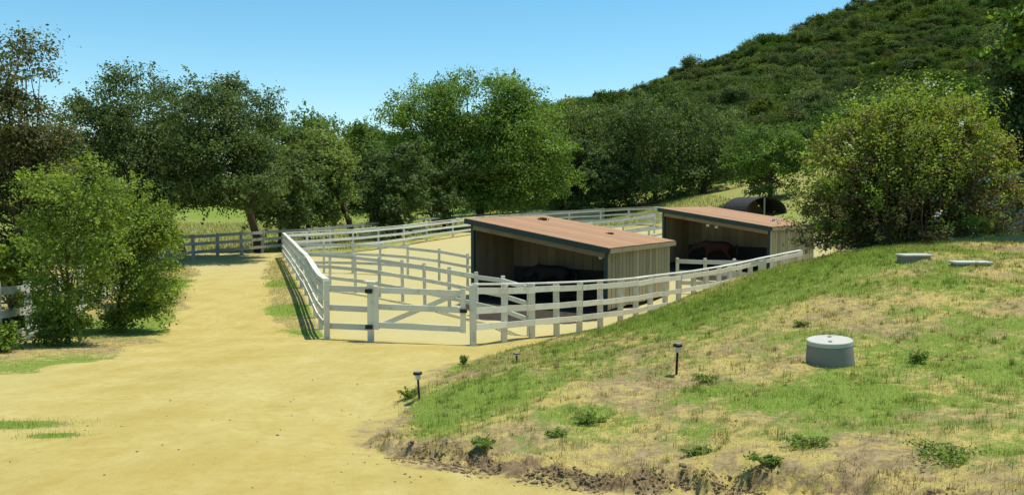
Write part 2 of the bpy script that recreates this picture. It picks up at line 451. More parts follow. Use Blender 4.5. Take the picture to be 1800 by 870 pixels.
green = np.where(sm > 0, .42 + .52 * fbm(GX, GY, 4, 1.05), green)
for x, y, r, a in GRN:
    green += a * np.exp(-((GX - x) ** 2 + (GY - y) ** 2) / (r * r))
edge = np.exp(-((sm - .12) / .22) ** 2) * (1 - sstep(8.5, 11, GY)); green -= edge * .55
green = np.where((GY > 42) & (sr < -.5) & (spd < -.5), .5 + .3 * fbm(GX, GY, 3, .05), green)
green = np.where(GY > 92, np.where(hill(GX, GY) > 1, 1.1, .66), green)
sand = np.maximum(sstep(-.35, .35, sr + fbm(GX, GY, 4, .9) * .7), sstep(-.2, .2, spd))
sand = np.maximum(sand, .62 * sstep(-.5, .5, sst))
sand = np.where(sm > .05, np.minimum(sand, 1 - sstep(.02, .10, sm) * sstep(8, 5, GY) - sstep(.0, .5, sm)), sand)
for x, y, r, a in GRN[-15:-13] + [g for g in GRN if a > .85]:
    pass
for x, y, r, a in GRN:
    if a > .85: sand -= 1.2 * np.exp(-(((GX - x) / (r * 1.6)) ** 2 + ((GY - y) / (r * .75)) ** 2))
pale = np.maximum(sstep(-.5, 1, spd), .55 * sstep(30, 40, GY))
pale = np.maximum(pale, sstep(-5.5, -9, GX + (GY - 10) * .35) * sstep(20, 14, GY) * .9)

SHADE_AREAS = [[(-1.6, 30.0), (-1.75, 27.2), (-1.0, 22.9), (.4, 23.3), (2.8, 25.2), (3.5, 27.0), (5.0, 29.4), (.1, 32.4)], [(7.4, 40), (7.2, 37.5), (9.3, 35.0), (11.5, 35.4), (11.7, 36.3), (13.3, 38.2), (9.2, 42)]]  # outlines of the painted shade inside and in front of both shelters
ground_shade = np.maximum(*[sstep(-.25, .25, sdf_poly(q_, GX, GY) + fbm(GX, GY, 3, 1.3) * .4) for q_ in SHADE_AREAS])
bank = np.exp(-((sm - .08) / .10) ** 2) * (1 - sstep(7.6, 9.0, GY)) * (.55 + .9 * fbm(GX + 5, GY, 3, 1.6) + .25 * sstep(7.4, 6.4, GY))
reg = np.zeros(GX.shape, int)                       # 0 ground 1 road 2 paddock 3 mound 4 hill
cX = (GX[:-1, :-1] + GX[1:, 1:]) / 2; cY = (GY[:-1, :-1] + GY[1:, 1:]) / 2
q = lambda a: (a[:-1, :-1] + a[1:, 1:] + a[:-1, 1:] + a[1:, :-1]) / 4
rid = np.zeros(cX.shape, int)
rid[q(sr) > 0] = 1; rid[q(spd) > 0] = 2; rid[q(sm) > 0.02] = 3; rid[(cY > 92)] = 4
idx = np.arange(GX.size).reshape(GX.shape)
quads = np.stack([idx[:-1, :-1], idx[:-1, 1:], idx[1:, 1:], idx[1:, :-1]], -1)
Vall = np.stack([GX, GY, GZ], -1).reshape(-1, 3)
for k, nm in enumerate(['ground', 'dirt_road', 'paddock_ground', 'mound', 'hill']):
    F = quads[rid == k]
    used, inv = np.unique(F, return_inverse=True)
    me = mesh_np(nm, Vall[used], inv.reshape(-1, 4), smooth=True, mat=M['ground'])
    for an, arr in (('green', green), ('sand', sand), ('pale', pale), ('bank', bank), ('ground_shade', ground_shade)):
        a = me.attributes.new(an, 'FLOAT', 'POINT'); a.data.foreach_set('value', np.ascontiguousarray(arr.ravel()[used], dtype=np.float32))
    o = link(nm, me)
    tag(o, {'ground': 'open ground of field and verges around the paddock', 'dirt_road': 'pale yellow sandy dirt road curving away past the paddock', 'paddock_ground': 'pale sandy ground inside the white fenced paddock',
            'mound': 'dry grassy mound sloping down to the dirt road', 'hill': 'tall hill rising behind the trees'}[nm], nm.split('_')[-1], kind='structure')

# ------------------------------------------------------------------ leaves and trees
def unit(v): return v / np.maximum(np.linalg.norm(v, axis=-1, keepdims=True), 1e-9)
def leaf_cards(P, Nrm, L, W, col, rng, fold=.25):
    """diamond leaves: P (n,3) centres, Nrm (n,3) normals, L, W lengths; returns V, F, C"""
    n = len(P)
    r = unit(rng.normal(size=(n, 3))); t = unit(np.cross(Nrm, r)); s = np.cross(Nrm, t)
    L = np.broadcast_to(L, n)[:, None]; W = np.broadcast_to(W, n)[:, None]
    V = np.stack([P - t * L * .5, P + s * W * .5 + Nrm * W * fold, P + t * L * .5, P - s * W * .5 + Nrm * W * fold], 1).reshape(-1, 3)
    F = np.arange(4 * n).reshape(n, 4)
    return V, F, np.repeat(col, 4, 0)

def palette(cols, n, rng, jit=.18):
    c = np.asarray(cols, dtype=float); k = rng.integers(0, len(c), n); w = rng.random((n, 1))
    c = c[k] * w + c[rng.integers(0, len(c), n)] * (1 - w)
    return np.clip(c * (1 + jit * rng.normal(size=(n, 1))), .004, 1)

def crown_mesh(name, rng, centre, radii, lobes, clus, per, leaf, cols, mat, lobe_r=(.28, .42), spread=.16, under=.93, tips=None, flat=.8, pw=None, shoots=None):
    """crown > lobes > twig clusters > leaves; uneven outline, gaps between lobes"""
    centre = np.asarray(centre, float); radii = np.asarray(radii, float)
    d = unit(rng.normal(size=(lobes, 3))); d[:, 2] = np.where(d[:, 2] < -under, -d[:, 2] * .6, d[:, 2])
    d = unit(d)
    rr = rng.uniform(.40, .84, (lobes, 1))
    if pw:
        zz = rng.uniform(-.9, .9, lobes); aa = rng.uniform(0, 2 * math.pi, lobes)
        hr_ = np.sqrt(np.maximum(0, 1 - np.abs(zz) ** np.where(zz > 0, min(pw, 2.1), pw))) * rng.uniform(.25, .88, lobes) ** .6
        lc = centre + np.stack([np.cos(aa) * hr_, np.sin(aa) * hr_, zz * .9], -1) * radii
    else:
        lc = centre + d * rr * radii
    lr = rng.uniform(*lobe_r, lobes) * radii.min()
    P, Nn, C = [], [], []
    for i in range(lobes):
        m = max(3, int(clus * rng.uniform(.7, 1.3)))
        cd = unit(rng.normal(size=(m, 3))); cd[:, 2] = np.where(cd[:, 2] < -.3, -cd[:, 2], cd[:, 2])
        cc = lc[i] + cd * lr[i] * rng.uniform(.55, 1.08, (m, 1)) * np.array([1.12, 1.12, flat])
        tint = rng.uniform(.78, 1.22)
        for j in range(m):
            k = max(4, int(per * rng.uniform(.5, 1.5)))
            off = rng.normal(size=(k, 3)) * lr[i] * spread * np.array([1.2, 1.2, .8])
            p = cc[j] + off
            P.append(p)
            out = unit(p - lc[i]) * .9 + np.array([0, 0, .6]) + rng.normal(size=(k, 3)) * .75
            Nn.append(unit(out))
            c = palette(cols, k, rng) * tint * rng.uniform(.85, 1.18)
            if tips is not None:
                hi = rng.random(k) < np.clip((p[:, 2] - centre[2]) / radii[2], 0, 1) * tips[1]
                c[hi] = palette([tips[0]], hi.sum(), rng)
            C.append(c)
    if shoots:
        for i in range(shoots[0]):
            j = rng.integers(lobes); dd = unit(rng.normal(size=3) + (lc[j] - centre) / radii * 1.2 + np.array([0, 0, .9]))
            a0 = lc[j] + dd * lr[j] * .8; ln = shoots[1] * rng.uniform(.5, 1.3); k = max(6, int(ln / leaf * 5)); t = rng.random((k, 1))
            p = a0 + dd * ln * t + np.array([0, 0, -.25]) * ln * t ** 2 + rng.normal(size=(k, 3)) * leaf * .45
            P.append(p); Nn.append(unit(rng.normal(size=(k, 3)) * .8 + np.array([0, 0, .7]))); C.append(palette([tips[0]] if tips else cols, k, rng) * 1.1)
    P = np.concatenate(P); Nn = np.concatenate(Nn); C = np.concatenate(C)
    n = len(P); L = leaf * rng.uniform(.7, 1.35, n)
    V, F, CC = leaf_cards(P, Nn, L, L * .62, C, rng)
    return mesh_np(name, V, F, CC, mat=mat), lc

def trunk_mesh(rng, h, r, lc, lean=(0, 0), limbs=8, fork=.45):
    mb = MB(); pts = []; rad = []
    n = 7
    for i in range(n):
        t = i / (n - 1)
        pts.append((lean[0] * t + .12 * h * .15 * math.sin(3 * t + 1) * (t > 0), lean[1] * t + .02 * h * math.sin(4 * t), h * t))
        rad.append(r * (1.35 if i == 0 else 1.0) * (1 - .55 * t))
    pts[0] = (0, 0, -.35)
    mb.tube(pts, rad, 9)
    order = rng.permutation(len(lc))[:limbs]
    for k in order:
        e = lc[k]; t = rng.uniform(fork, .95); b = Vector(pts[min(int(t * (n - 1)), n - 2)])
        e = Vector(e); m1 = b.lerp(e, .5) + Vector((rng.normal() * .25, rng.normal() * .25, .25 * rng.random() * h * .2))
        r0 = r * .42 * rng.uniform(.7, 1.1)
        mb.tube([b, b.lerp(m1, .6), m1, m1.lerp(e, .6), e], [r0, r0 * .8, r0 * .55, r0 * .35, r0 * .12], 6)
    return mb

DARK = [(.036, .055, .024), (.055, .080, .030), (.078, .100, .044), (.065, .092, .027)]
MID = [(.05, .082, .022), (.07, .11, .028), (.09, .13, .035), (.065, .095, .03)]
BRIGHT = [(.125, .215, .038), (.165, .26, .042), (.205, .30, .052), (.11, .18, .04)]
OLIVE = [(.085, .115, .036), (.115, .145, .048), (.07, .10, .03), (.135, .16, .05)]
def tree(name, label, cat, base, top, width, trunk_r, cols, seed, crown_low=.3, lean=(0, 0), lobes=26, clus=20, per=16, leaf=.2, depth=None, group=None, tips=None, mat='oak', lobe_r=(.3, .46), limbs=9, spread=.16, off=(0, 0), pw=2.8, shoots='auto'):
    rng = np.random.default_rng(seed)
    root = empty(name, base); h = top - base[2]
    cz0 = h * crown_low; ch = h - cz0
    centre = (lean[0] + off[0], lean[1] + off[1], cz0 + ch * .5)
    radii = (width / 2, (depth or width) / 2, ch / 2)
    me, lc = crown_mesh('crown', rng, centre, radii, lobes, clus, per, leaf, cols, M[mat], lobe_r, tips=tips, spread=spread, pw=pw, shoots=(int(lobes * 2.2), leaf * 4.5) if shoots == 'auto' else shoots)
    link('crown', me, root)
    trunk_mesh(rng, cz0 + ch * .45, trunk_r, lc, lean, limbs).build('trunk', M['bark'], root, True)
    tag(root, label, cat, group)
    return root
def tree_px(name, label, cat, px, d, top_py, width_px, cols, seed, **kw):
    x, y = xy(px, d, 400); z = H(x, y)
    top = at(px, top_py, d)[2]
    return tree(name, label, cat, (x, y, z), top, width_px * d / FPX, kw.pop('tr', .22), cols, seed, **kw)

def dome_tree(name, label, cat, trunk_px, d, domes, cols, seed, leaf=.2, tr=.25, dens=1.0, depth=1.0, mat='oak', spread=.2, tips=None, shoots=1.0, limbs=12, group=None, lobe=None, pull=0.0, base_d=None):
    """a crown made of several uneven domes (surveyed centre x, y, width, height in frame units at distance d)"""
    rng = np.random.default_rng(seed); bd = base_d or d
    bx, by = xy(trunk_px, bd, 400); bz = H(bx, by); root = empty(name, (bx, by, bz))
    Vs, Fs, Cs, lcs = [], [], [], []; o_ = 0; m_ = d / FPX
    lobe = lobe or (leaf * 4.2, leaf * 7.5)
    for k, (cx, cy, w, h) in enumerate(domes):
        c = np.array(at(cx, cy, d + rng.normal() * .05 * w * m_)) - np.array([bx, by, bz])
        rad = np.array([w / 2 * m_, (w + h) / 4 * m_ * depth, h / 2 * m_])
        rm = float(min(rad)); lr0 = (min(lobe[0] / rm, .5), min(lobe[1] / rm, .62))
        mean = (lobe[0] + lobe[1]) / 2
        nl = max(6, int(dens * 1.15 * (rad[0] * rad[2] + rad[1] * rad[2] + rad[0] * rad[1]) / (mean * mean)))
        cl = 16; per = 20
        me, lc = crown_mesh('tmp', rng, c, rad, nl, cl, per, leaf, cols, M[mat], lr0, spread=spread, pw=2.6, tips=tips, shoots=(int(nl * 1.6 * shoots), leaf * 4.5))
        v = np.empty(len(me.vertices) * 3, np.float32); me.vertices.foreach_get('co', v)
        cc = np.empty(len(me.vertices) * 4, np.float32); me.attributes['col'].data.foreach_get('color', cc)
        Vs.append(v.reshape(-1, 3)); Cs.append(cc.reshape(-1, 4)[:, :3]); lcs.append(lc); bpy.data.meshes.remove(me)
    V_ = np.concatenate(Vs); zmin = -0.0
    V_ = V_.reshape(-1, 4, 3); C_ = np.concatenate(Cs).reshape(-1, 4, 3); keep = V_[:, :, 2].min(1) > .02; V_ = V_[keep].reshape(-1, 3); C_ = C_[keep].reshape(-1, 3)
    link('crown', mesh_np('crown', V_, np.arange(len(V_)).reshape(-1, 4), C_, mat=M[mat]), root)
    lc = np.concatenate(lcs); top = lc[:, 2].max(); cen = lc.mean(0)
    trunk_mesh(rng, top * .55, tr, lc, (cen[0] * .8, cen[1] * .8), limbs).build('trunk', M['bark'], root, True)
    tag(root, label, cat, group); return root

# ------------------------------------------------------------------ hillside brush: one uncountable mass
def hill_brush():
    rng = np.random.default_rng(21)
    protos = bpy.data.collections.new("brush_kinds")
    for k in range(10):
        cols = [DARK, MID, OLIVE, MID, OLIVE, DARK, OLIVE, MID, [(.075, .11, .03), (.10, .14, .04), (.12, .15, .05)], [(.10, .105, .05), (.13, .125, .06), (.085, .10, .04)]][k]
        me, _ = crown_mesh('brush_kind', rng, (0, 0, .34), (rng.uniform(.55, .95), rng.uniform(.5, .8), rng.uniform(.3, .62)), int(rng.integers(9, 17)), 15, 14, .062, cols, M['brush'], (.22, .70), spread=.3, under=.4, shoots=(26, .16))
        protos.objects.link(bpy.data.objects.new('brush_kind', me))
    def cover(n, gap):
        y = rng.uniform(93, 330, n); x = rng.uniform(-75, 260, n)
        keep = (x < y * .78) & (x > -y * .30) & (hill(x, y) > 1.0); x, y = x[keep], y[keep]
        cells = {}; ok = []
        for i in range(len(x)):
            c = (int(x[i] // gap), int(y[i] // gap)); good = True
            for dx in (-1, 0, 1):
                for dy in (-1, 0, 1):
                    for j in cells.get((c[0] + dx, c[1] + dy), ()):
                        if (x[i] - x[j]) ** 2 + (y[i] - y[j]) ** 2 < gap * gap: good = False
            if good: cells.setdefault(c, []).append(i); ok.append(i)
        return x[ok], y[ok]
    xa, ya = cover(30000, 3.7); xb, yb = cover(26000, 2.6)
    x, y = np.append(xa, xb), np.append(ya, yb); nbig = len(xa)
    z = height(x, y)
    me = bpy.data.meshes.new('hillside_brush'); me.vertices.add(len(x))
    me.vertices.foreach_set('co', np.stack([x, y, z], -1).astype(np.float32).ravel())
    s = np.where(np.arange(len(x)) < nbig, 2.4 + 4.8 * rng.random(len(x)) ** 1.7 , rng.uniform(2.0, 4.0, len(x)))
    patch = fbm(x, y, 3, .035) + rng.normal(size=len(x)) * .18
    kind = ((np.floor((patch + .5) * 5) + rng.integers(0, 10, len(x)) * (rng.random(len(x)) < .6)) % 10).astype(np.int32)
    a = me.attributes.new('size', 'FLOAT', 'POINT'); a.data.foreach_set('value', s.astype(np.float32))
    a = me.attributes.new('tall', 'FLOAT', 'POINT'); a.data.foreach_set('value', rng.uniform(.6, 1.35, len(x)).astype(np.float32))
    a = me.attributes.new('turn', 'FLOAT', 'POINT'); a.data.foreach_set('value', rng.uniform(0, 6.28, len(x)).astype(np.float32))
    a = me.attributes.new('pick', 'INT', 'POINT'); a.data.foreach_set('value', kind)
    o = link('hillside_brush', me)
    ng = bpy.data.node_groups.new('brush', 'GeometryNodeTree')
    ng.interface.new_socket('Geometry', in_out='INPUT', socket_type='NodeSocketGeometry')
    ng.interface.new_socket('Geometry', in_out='OUTPUT', socket_type='NodeSocketGeometry')
    gi = ng.nodes.new('NodeGroupInput'); go = ng.nodes.new('NodeGroupOutput')
    ci = ng.nodes.new('GeometryNodeCollectionInfo'); ci.inputs['Collection'].default_value = protos
    ci.inputs['Separate Children'].default_value = True; ci.inputs['Reset Children'].default_value = True
    ip = ng.nodes.new('GeometryNodeInstanceOnPoints'); ip.inputs['Pick Instance'].default_value = True
    def na(nm, t):
        n_ = ng.nodes.new('GeometryNodeInputNamedAttribute'); n_.data_type = t; n_.inputs['Name'].default_value = nm; return n_.outputs['Attribute']
    cx = ng.nodes.new('ShaderNodeCombineXYZ'); L = ng.links.new
    L(na('turn', 'FLOAT'), cx.inputs[2]); e2r = ng.nodes.new('FunctionNodeEulerToRotation'); L(cx.outputs[0], e2r.inputs[0])
    L(gi.outputs[0], ip.inputs['Points']); L(ci.outputs[0], ip.inputs['Instance']); L(na('pick', 'INT'), ip.inputs['Instance Index'])
    L(e2r.outputs[0], ip.inputs['Rotation']); cs = ng.nodes.new('ShaderNodeCombineXYZ'); zs = ng.nodes.new('ShaderNodeMath'); zs.operation = 'MULTIPLY'; sz = na('size', 'FLOAT')
    L(sz, cs.inputs[0]); L(sz, cs.inputs[1]); L(sz, zs.inputs[0]); L(na('tall', 'FLOAT'), zs.inputs[1]); L(zs.outputs[0], cs.inputs[2]); L(cs.outputs[0], ip.inputs['Scale']); L(ip.outputs[0], go.inputs[0])
    md = o.modifiers.new('brush', 'NODES'); md.node_group = ng
    tag(o, 'dense dark green chaparral and oak scrub covering the whole hillside', 'scrub', kind='stuff')
hill_brush()

# ------------------------------------------------------------------ fences
def fence(name, label, pts, post=.11, height_=1.35, rails=(1.24, .92, .60, .28), rail_h=.13, cap=False, post_over=.04, sub=None, group=None, mat='white', sides=1, tilt=.012, drops=(), zs=None):
    """pts: list of (x, y) post places; root at the first post's foot; each post and each rail length is a part"""
    P = [Vector((x, y, H(x, y) if zs is None else zs[i])) for i, (x, y) in enumerate(pts)]
    root = empty(name, P[0])
    O = P[0]; rnd = random.Random(len(label))
    for i, p in enumerate(P):
        a = p - O; hh = height_ + post_over
        t = Vector((rnd.gauss(0, tilt), rnd.gauss(0, tilt), 1)) * hh
        board('post', M[mat], root, a - Vector((0, 0, .25)), a + t, post, post, up=Vector((1, .2, 0)))
    for i in range(len(P) - 1):
        a, b = P[i] - O, P[i + 1] - O
        d = (b - a); nrm = Vector((d.y, -d.x, 0)).normalized() * (post / 2 + .018) * sides
        for k, r in enumerate(rails):
            if (i, k) in drops: continue
            j1, j2 = rnd.gauss(0, .008), rnd.gauss(0, .008)
            board('rail', M[mat], root, a + nrm + Vector((0, 0, r + j1)), b + nrm + Vector((0, 0, r + j2)), .034, rail_h)
        if cap:
            board('cap_rail', M[mat], root, a + Vector((0, 0, height_ + post_over + .022)), b + Vector((0, 0, height_ + post_over + .022)), .15, .036)
    tag(root, label, 'fence', group)
    return root
def interp_pts(a, b, n): return [(a[0] + (b[0] - a[0]) * i / n, a[1] + (b[1] - a[1]) * i / n) for i in range(n + 1)]

GA, GB, GC = xy(575, 18.7, 597), xy(652, 18.35, 603), xy(832, 17.9, 610)
LF = [GA] + [xy(px, d) for px, d in ((563, 20.6), (554.5, 22.6), (546, 24.8), (538, 27.2), (530, 29.8), (523, 32.6), (516.5, 35.7), (510, 38.9), (505, 42), (500, 45.2))]
fence('paddock_fence', 'long white board fence along the dirt road side of the paddock', LF, post=.13, rails=(1.26, .98, .68, .38), rail_h=.12, cap=True, sides=-1)
RF = [GC] + [xy(px, d) for px, d in ((885.5, 18.9), (935.5, 19.8), (979, 20.65), (1018.5, 21.5), (1056, 22.4), (1091, 23.25), (1118, 24), (1143, 24.75), (1169.5, 25.55), (1192, 26.25), (1219.5, 27.2), (1241.5, 28), (1263, 28.7), (1282, 29.3), (1300, 29.9), (1318.5, 30.5), (1336, 31.1), (1356, 31.8), (1380, 32.6), (1406, 33.5))]
RFZ = [at(px, py, p_[1])[2] - 1.41 for p_, px, py in zip(RF, (832, 885.5, 935.5, 979, 1018.5, 1056, 1091, 1118, 1143, 1169.5, 1192, 1219.5, 1241.5, 1263, 1282, 1300, 1318.5, 1336, 1356, 1380, 1406),
       (498, 498, 497, 495.5, 494, 492, 490, 487.5, 484, 481, 478.5, 475, 471.5, 468, 464.5, 461, 457, 453, 449, 444, 439))]
fence('paddock_fence', 'curving white fence with close-set posts between the mound and the shelters', RF, post=.135, height_=1.33, rails=(1.24, .80, .42), rail_h=.145, cap=True, sides=1, zs=RFZ)
panel = fence('fence_panel', 'short fixed white fence panel beside the gate', [GA, GB], post=.10, height_=1.2, rails=(1.20, .74, .31), rail_h=.14, sides=-1)
# the gate: hinged on its heavy post, braced
def gate():
    a = Vector((GB[0], GB[1], H(*GB))); c = Vector((GC[0], GC[1], H(*GC)))
    root = empty('paddock_gate', a); d = (c - a); L = d.length; x = d.normalized(); n = Vector((x.y, -x.x, 0)) * .03
    U = Vector((0, 0, 1))
    board('gate_post', M['white'], root, Vector((0, 0, -.2)), U * 1.38, .20, .15, up=Vector((1, .2, 0)))
    board('post_cap', M['white'], root, U * 1.395 - x * .13, U * 1.395 + x * .13, .24, .03)
    for z in (1.21, .83, .40):
        board('rail', M['white'], root, x * .14 + U * z + n, x * (L - .20) + U * (z - .02) + n, .04, .135)
    board('brace', M['white'], root, x * .18 + U * .36 - n * .3, x * (L - .30) + U * 1.20 - n * .3, .03, .11)
    for t in (.16, L - .22):
        board('stile', M['white'], root, x * t + U * .30 + n * 2.3, x * t + U * 1.30 + n * 2.3, .035, .12, up=x)
    f = Vector((x.y, -x.x, 0)) * .115
    for z in (1.19, .36):
        board('hinge', M['black'], root, f - x * .085 + U * z, f + x * .085 + U * z, .03, .10)
    board('latch', M['black'], root, x * (L - .28) + n * 3.4 + U * .80, x * (L - .12) + n * 3.4 + U * .80, .04, .08)
    tag(root, 'white board gate with diagonal brace and black hinges', 'gate')
gate()
DA = [xy(px, d) for px, d in ((531, 29.9), (580, 29.0), (625, 28.0), (667, 27.2), (708, 26.4), (747, 25.6), (790, 24.4), (838, 23.1), (885, 21.9), (930, 20.6))]
fence('pen_fence', 'white cross fence dividing the paddock in front of the nearer shelter', DA, post=.10, rails=(1.26, .86, .46), rail_h=.12, group='cross fences inside the paddock')
DB = [xy(px, d) for px, d in ((517, 36.2), (570, 36), (620, 35.7), (669, 35.2), (717, 34.6), (772, 33.8), (822, 32.8))] + [(-1.0, 32.0), (.1, 31.9)]
fence('pen_fence', 'white cross fence running to the back of the nearer shelter', DB[:-1], post=.10, rails=(1.26, .86, .46), rail_h=.12, group='cross fences inside the paddock')
BF = [xy(px, d, 430) for px, d in ((500, 45.2), (540, 46.4), (580, 47.8), (620.7, 49.2), (665, 51.6), (710, 54.4), (750, 58), (796, 62), (840, 66), (890, 69.5), (945, 71.5), (1000, 72), (1055, 71), (1105, 68), (1150, 63.5), (1190, 58))]
fence('paddock_fence', 'white board fence closing the far end of the paddock', BF, post=.13, rails=(1.26, .86, .46), rail_h=.15, cap=True)
DC = [xy(px, d, 430) for px, d in ((952, 40.5), (1000, 42.5), (1048, 44.3), (1096, 45.8), (1140, 47), (1185, 48))]
fence('pen_fence', 'white cross fence behind the nearer shelter, seen over its roof', DC, post=.10, height_=1.35, rails=(1.26, .86, .46), rail_h=.14, group='cross fences inside the paddock')
DD = [xy(px, d, 430) for px, d in ((930, 52), (985, 53.5), (1040, 55), (1095, 56.2), (1150, 57))]
fence('pen_fence', 'farthest white cross fence behind the two shelters', DD, post=.10, rails=(1.26, .86, .46), rail_h=.15, group='cross fences inside the paddock')
DE = [(5.6, 31.2), (6.6, 30.9), (7.7, 30.6), (8.7, 30.4)]
fence('pen_fence', 'short white fence between the two horse shelters', [(6.62, 31.75), (7.6, 31.25), (8.6, 30.75), (9.6, 30.2)], post=.10, rails=(1.24, .80, .40), rail_h=.16, zs=[-.40, -.38, -.36, -.34], group='cross fences inside the paddock')
SF = [xy(px, d, 430) for px, d in ((296, 42.6), (340, 44.2), (382, 45.6), (424, 47), (461, 48.6), (497, 50), (540, 52.4), (585, 55), (633, 58), (690, 62), (745, 66), (790, 69.5), (840, 73), (895, 76), (950, 79), (1005, 81), (1060, 82.5))]
fence('field_fence', 'weathered fence under the oaks at the far bend of the road', SF, post=.16, rails=(1.27, .86, .40), rail_h=.17, mat='greyed')
WF = [xy(px, d) for px, d in ((-60, 14.6), (-8, 16.6), (50, 18.7), (97, 20.9), (140, 23.4), (178, 26), (212, 29), (240, 32.4), (268, 36), (286, 39.5))]
fence('verge_fence', 'white board fence half swallowed by the shrubs along the verge', WF, post=.13, rails=(1.20, .70, .22), rail_h=.17, cap=False)

# ------------------------------------------------------------------ horse shelters
def shelter(name, label, loc, rz, W=5.7, D=5.4, hl=2.97, hr=2.10, part_d=2.85, seed=1):
    rnd = random.Random(seed)
    root = empty(name, loc, rz); U = Vector((0, 0, 1)); V = Vector
    zr = lambda x: hl + (hr - hl) * x / W
    # corner posts and frame of the open side
    for x in (0.06, W - .06):
        for y in (.06, D - .06):
            board('corner_post', M['teal'], root, V((x, y, -.3)), V((x, y, zr(x) - .05)), .13, .13, up=V((1, 0, 0)))
    for x in (W * .06,): pass
    # tall side wall, boards outside and lining inside
    def wall(nm, mat, a, b, za, zb, n, t=.03, axis_y=True, jut=.012, z0=0.02):
        """vertical boards from a to b (xy), top heights za..zb; each board a piece"""
        a, b = V(a), V(b); L = (b - a).length; dirn = (b - a).normalized(); nn = V((-dirn.y, dirn.x, 0))
        wl_ = MB(); wl_.box((a + b) / 2 + nn * -.03 + U * (min(za, zb) / 2), (L if not axis_y else .02, L if axis_y else .02, min(za, zb) - .06))
        o = wl_.build(nm, M['inner'], root)
        for i in range(n):
            p = a + dirn * L * (i + .5) / n; zt = za + (zb - za) * (i + .5) / n
            w = L / n - .035
            board('board', mat, o, p + nn * (rnd.random() * jut) + U * (z0 + rnd.random() * .02), p + nn * (rnd.random() * jut) + U * (zt - .03), t, w, up=dirn)
        return o
    wall('side_wall', M['khaki'], (W, D, 0), (W, 0, 0), hr, hr, 19)
    wall('side_wall', M['khaki'], (0, 0, 0), (0, D, 0), hl, hl, 19)
    b = MB(); x0, x1 = .04, W - .04
    # back wall of the stall, as a sheet with a sloping top
    def sheet(nm, y, mat, t=.04):
        bm = bmesh.new()
        vs = [bm.verts.new(p) for p in ((x0, y, 0), (x1, y, 0), (x1, y, zr(x1) - .06), (x0, y, zr(x0) - .06), (x0, y + t, 0), (x1, y + t, 0), (x1, y + t, zr(x1) - .06), (x0, y + t, zr(x0) - .06))]
        for f in ((0, 1, 2, 3), (7, 6, 5, 4), (0, 4, 5, 1), (1, 5, 6, 2), (2, 6, 7, 3), (3, 7, 4, 0)): bm.faces.new([vs[i] for i in f])
        m = MB(); m.bm.free(); m.bm = bm; return m.build(nm, mat, root)
    bw = sheet('back_wall', part_d, M['inner'])
    for i in range(7):
        z = .12 + i * .0
    n = 14
    for i in range(n):
        x = x0 + (x1 - x0) * (i + .5) / n
        board('board', M['inner'], bw, V((x, part_d - .02, .05)), V((x, part_d - .02, zr(x) - .10)), .022, (x1 - x0) / n - .014, up=V((1, 0, 0)))
    sheet('rear_wall', D - .06, M['khaki'])
    board('kick_board', M['rubber'], root, V((.10, part_d - .06, .55)), V((W - .1, part_d - .06, .55)), .03, 1.05)
    board('kick_board', M['rubber'], root, V((.075, .15, .12)), V((.075, part_d - .1, .12)), .03, .22)
    # lining of the tall wall
    for i in range(8):
        y = part_d * (i + .5) / 8
        board('lining_board', M['inner'], root, V((.045, y, .03)), V((.045, y, zr(.04) - .10)), .02, part_d / 8 - .012, up=V((0, 1, 0)))
    for i in range(8):
        y = part_d * (i + .5) / 8
        board('lining_board', M['inner'], root, V((W - .06, y, .03)), V((W - .06, y, zr(W) - .10)), .02, part_d / 8 - .012, up=V((0, 1, 0)))
    # roof: sheets laid down the slope, with fascia boards
    ro = MB(); ang = math.atan2(hr - hl, W); L = math.hypot(W + .34, (hr - hl) * (W + .34) / W)
    R = Matrix.Rotation(-ang, 3, 'Y')
    ro.box((W / 2, D / 2, (hl + hr) / 2 + .02), (L - .04, D + .30, .05), R)
    rf = ro.build('roof', M['roof'], root)
    up = R @ V((0, 0, 1)); along = R @ V((1, 0, 0))
    k = 6
    for i in range(k):
        y = -.17 + (D + .34) * (i + .5) / k
        c = V((W / 2, y, (hl + hr) / 2 + .02)) + up * (.035 + .004 * (i % 2))
        board('roof_sheet', M['roof'], rf, c - along * L / 2, c + along * L / 2, (D + .34) / k + .03, .016, up=up)
    for y, nm in ((-.19, 'fascia'), (D + .19, 'fascia')):
        board(nm, M['teal'], root, V((-.17, y, zr(-.17) - .05)), V((W + .17, y, zr(W + .17) - .05)), .03, .17, up=up)
    for x in (-.185, W + .185):
        board('fascia', M['khaki'], root, V((x, -.17, zr(x) - .05)), V((x, D + .17, zr(x) - .05)), .03, .14)
    for i in range(6):
        y = .3 + (D - .6) * i / 5
        board('rafter', M['inner'], root, V((.12, y, zr(.12) - .10)), V((W - .12, y, zr(W - .12) - .10)), .05, .12, up=up)
    board('header_beam', M['inner'], root, V((.1, .02, zr(.1) - .25)), V((W - .1, .02, zr(W - .1) - .25)), .06, .16, up=up)
    tag(root, label, 'shelter', 'open fronted horse shelters')
    return root, zr
s1, zr1 = shelter('horse_shelter', 'nearer open shelter with khaki board side and rust brown roof, behind the close-set fence', (-1.54, 29.9, -.44), math.radians(-33.5), seed=3)
s2, zr2 = shelter('horse_shelter', 'farther open shelter with a bay horse inside, half hidden by the big shrub', (7.55, 40.0, -.12), math.radians(-41), W=5.6, hl=2.94, hr=2.16, part_d=2.6, seed=5)
def lamp(root, x, y, z):
    b = MB(); b.box((x, y, z), (.16, .10, .12), bevel=.015); o = b.build('light_fixture', M['lens'], root)
lamp(s1, 5.35, .22, 1.78)
lamp(s2, 2.45, .10, zr2(2.45) - .42); lamp(s2, 2.9, .10, zr2(2.9) - .42)
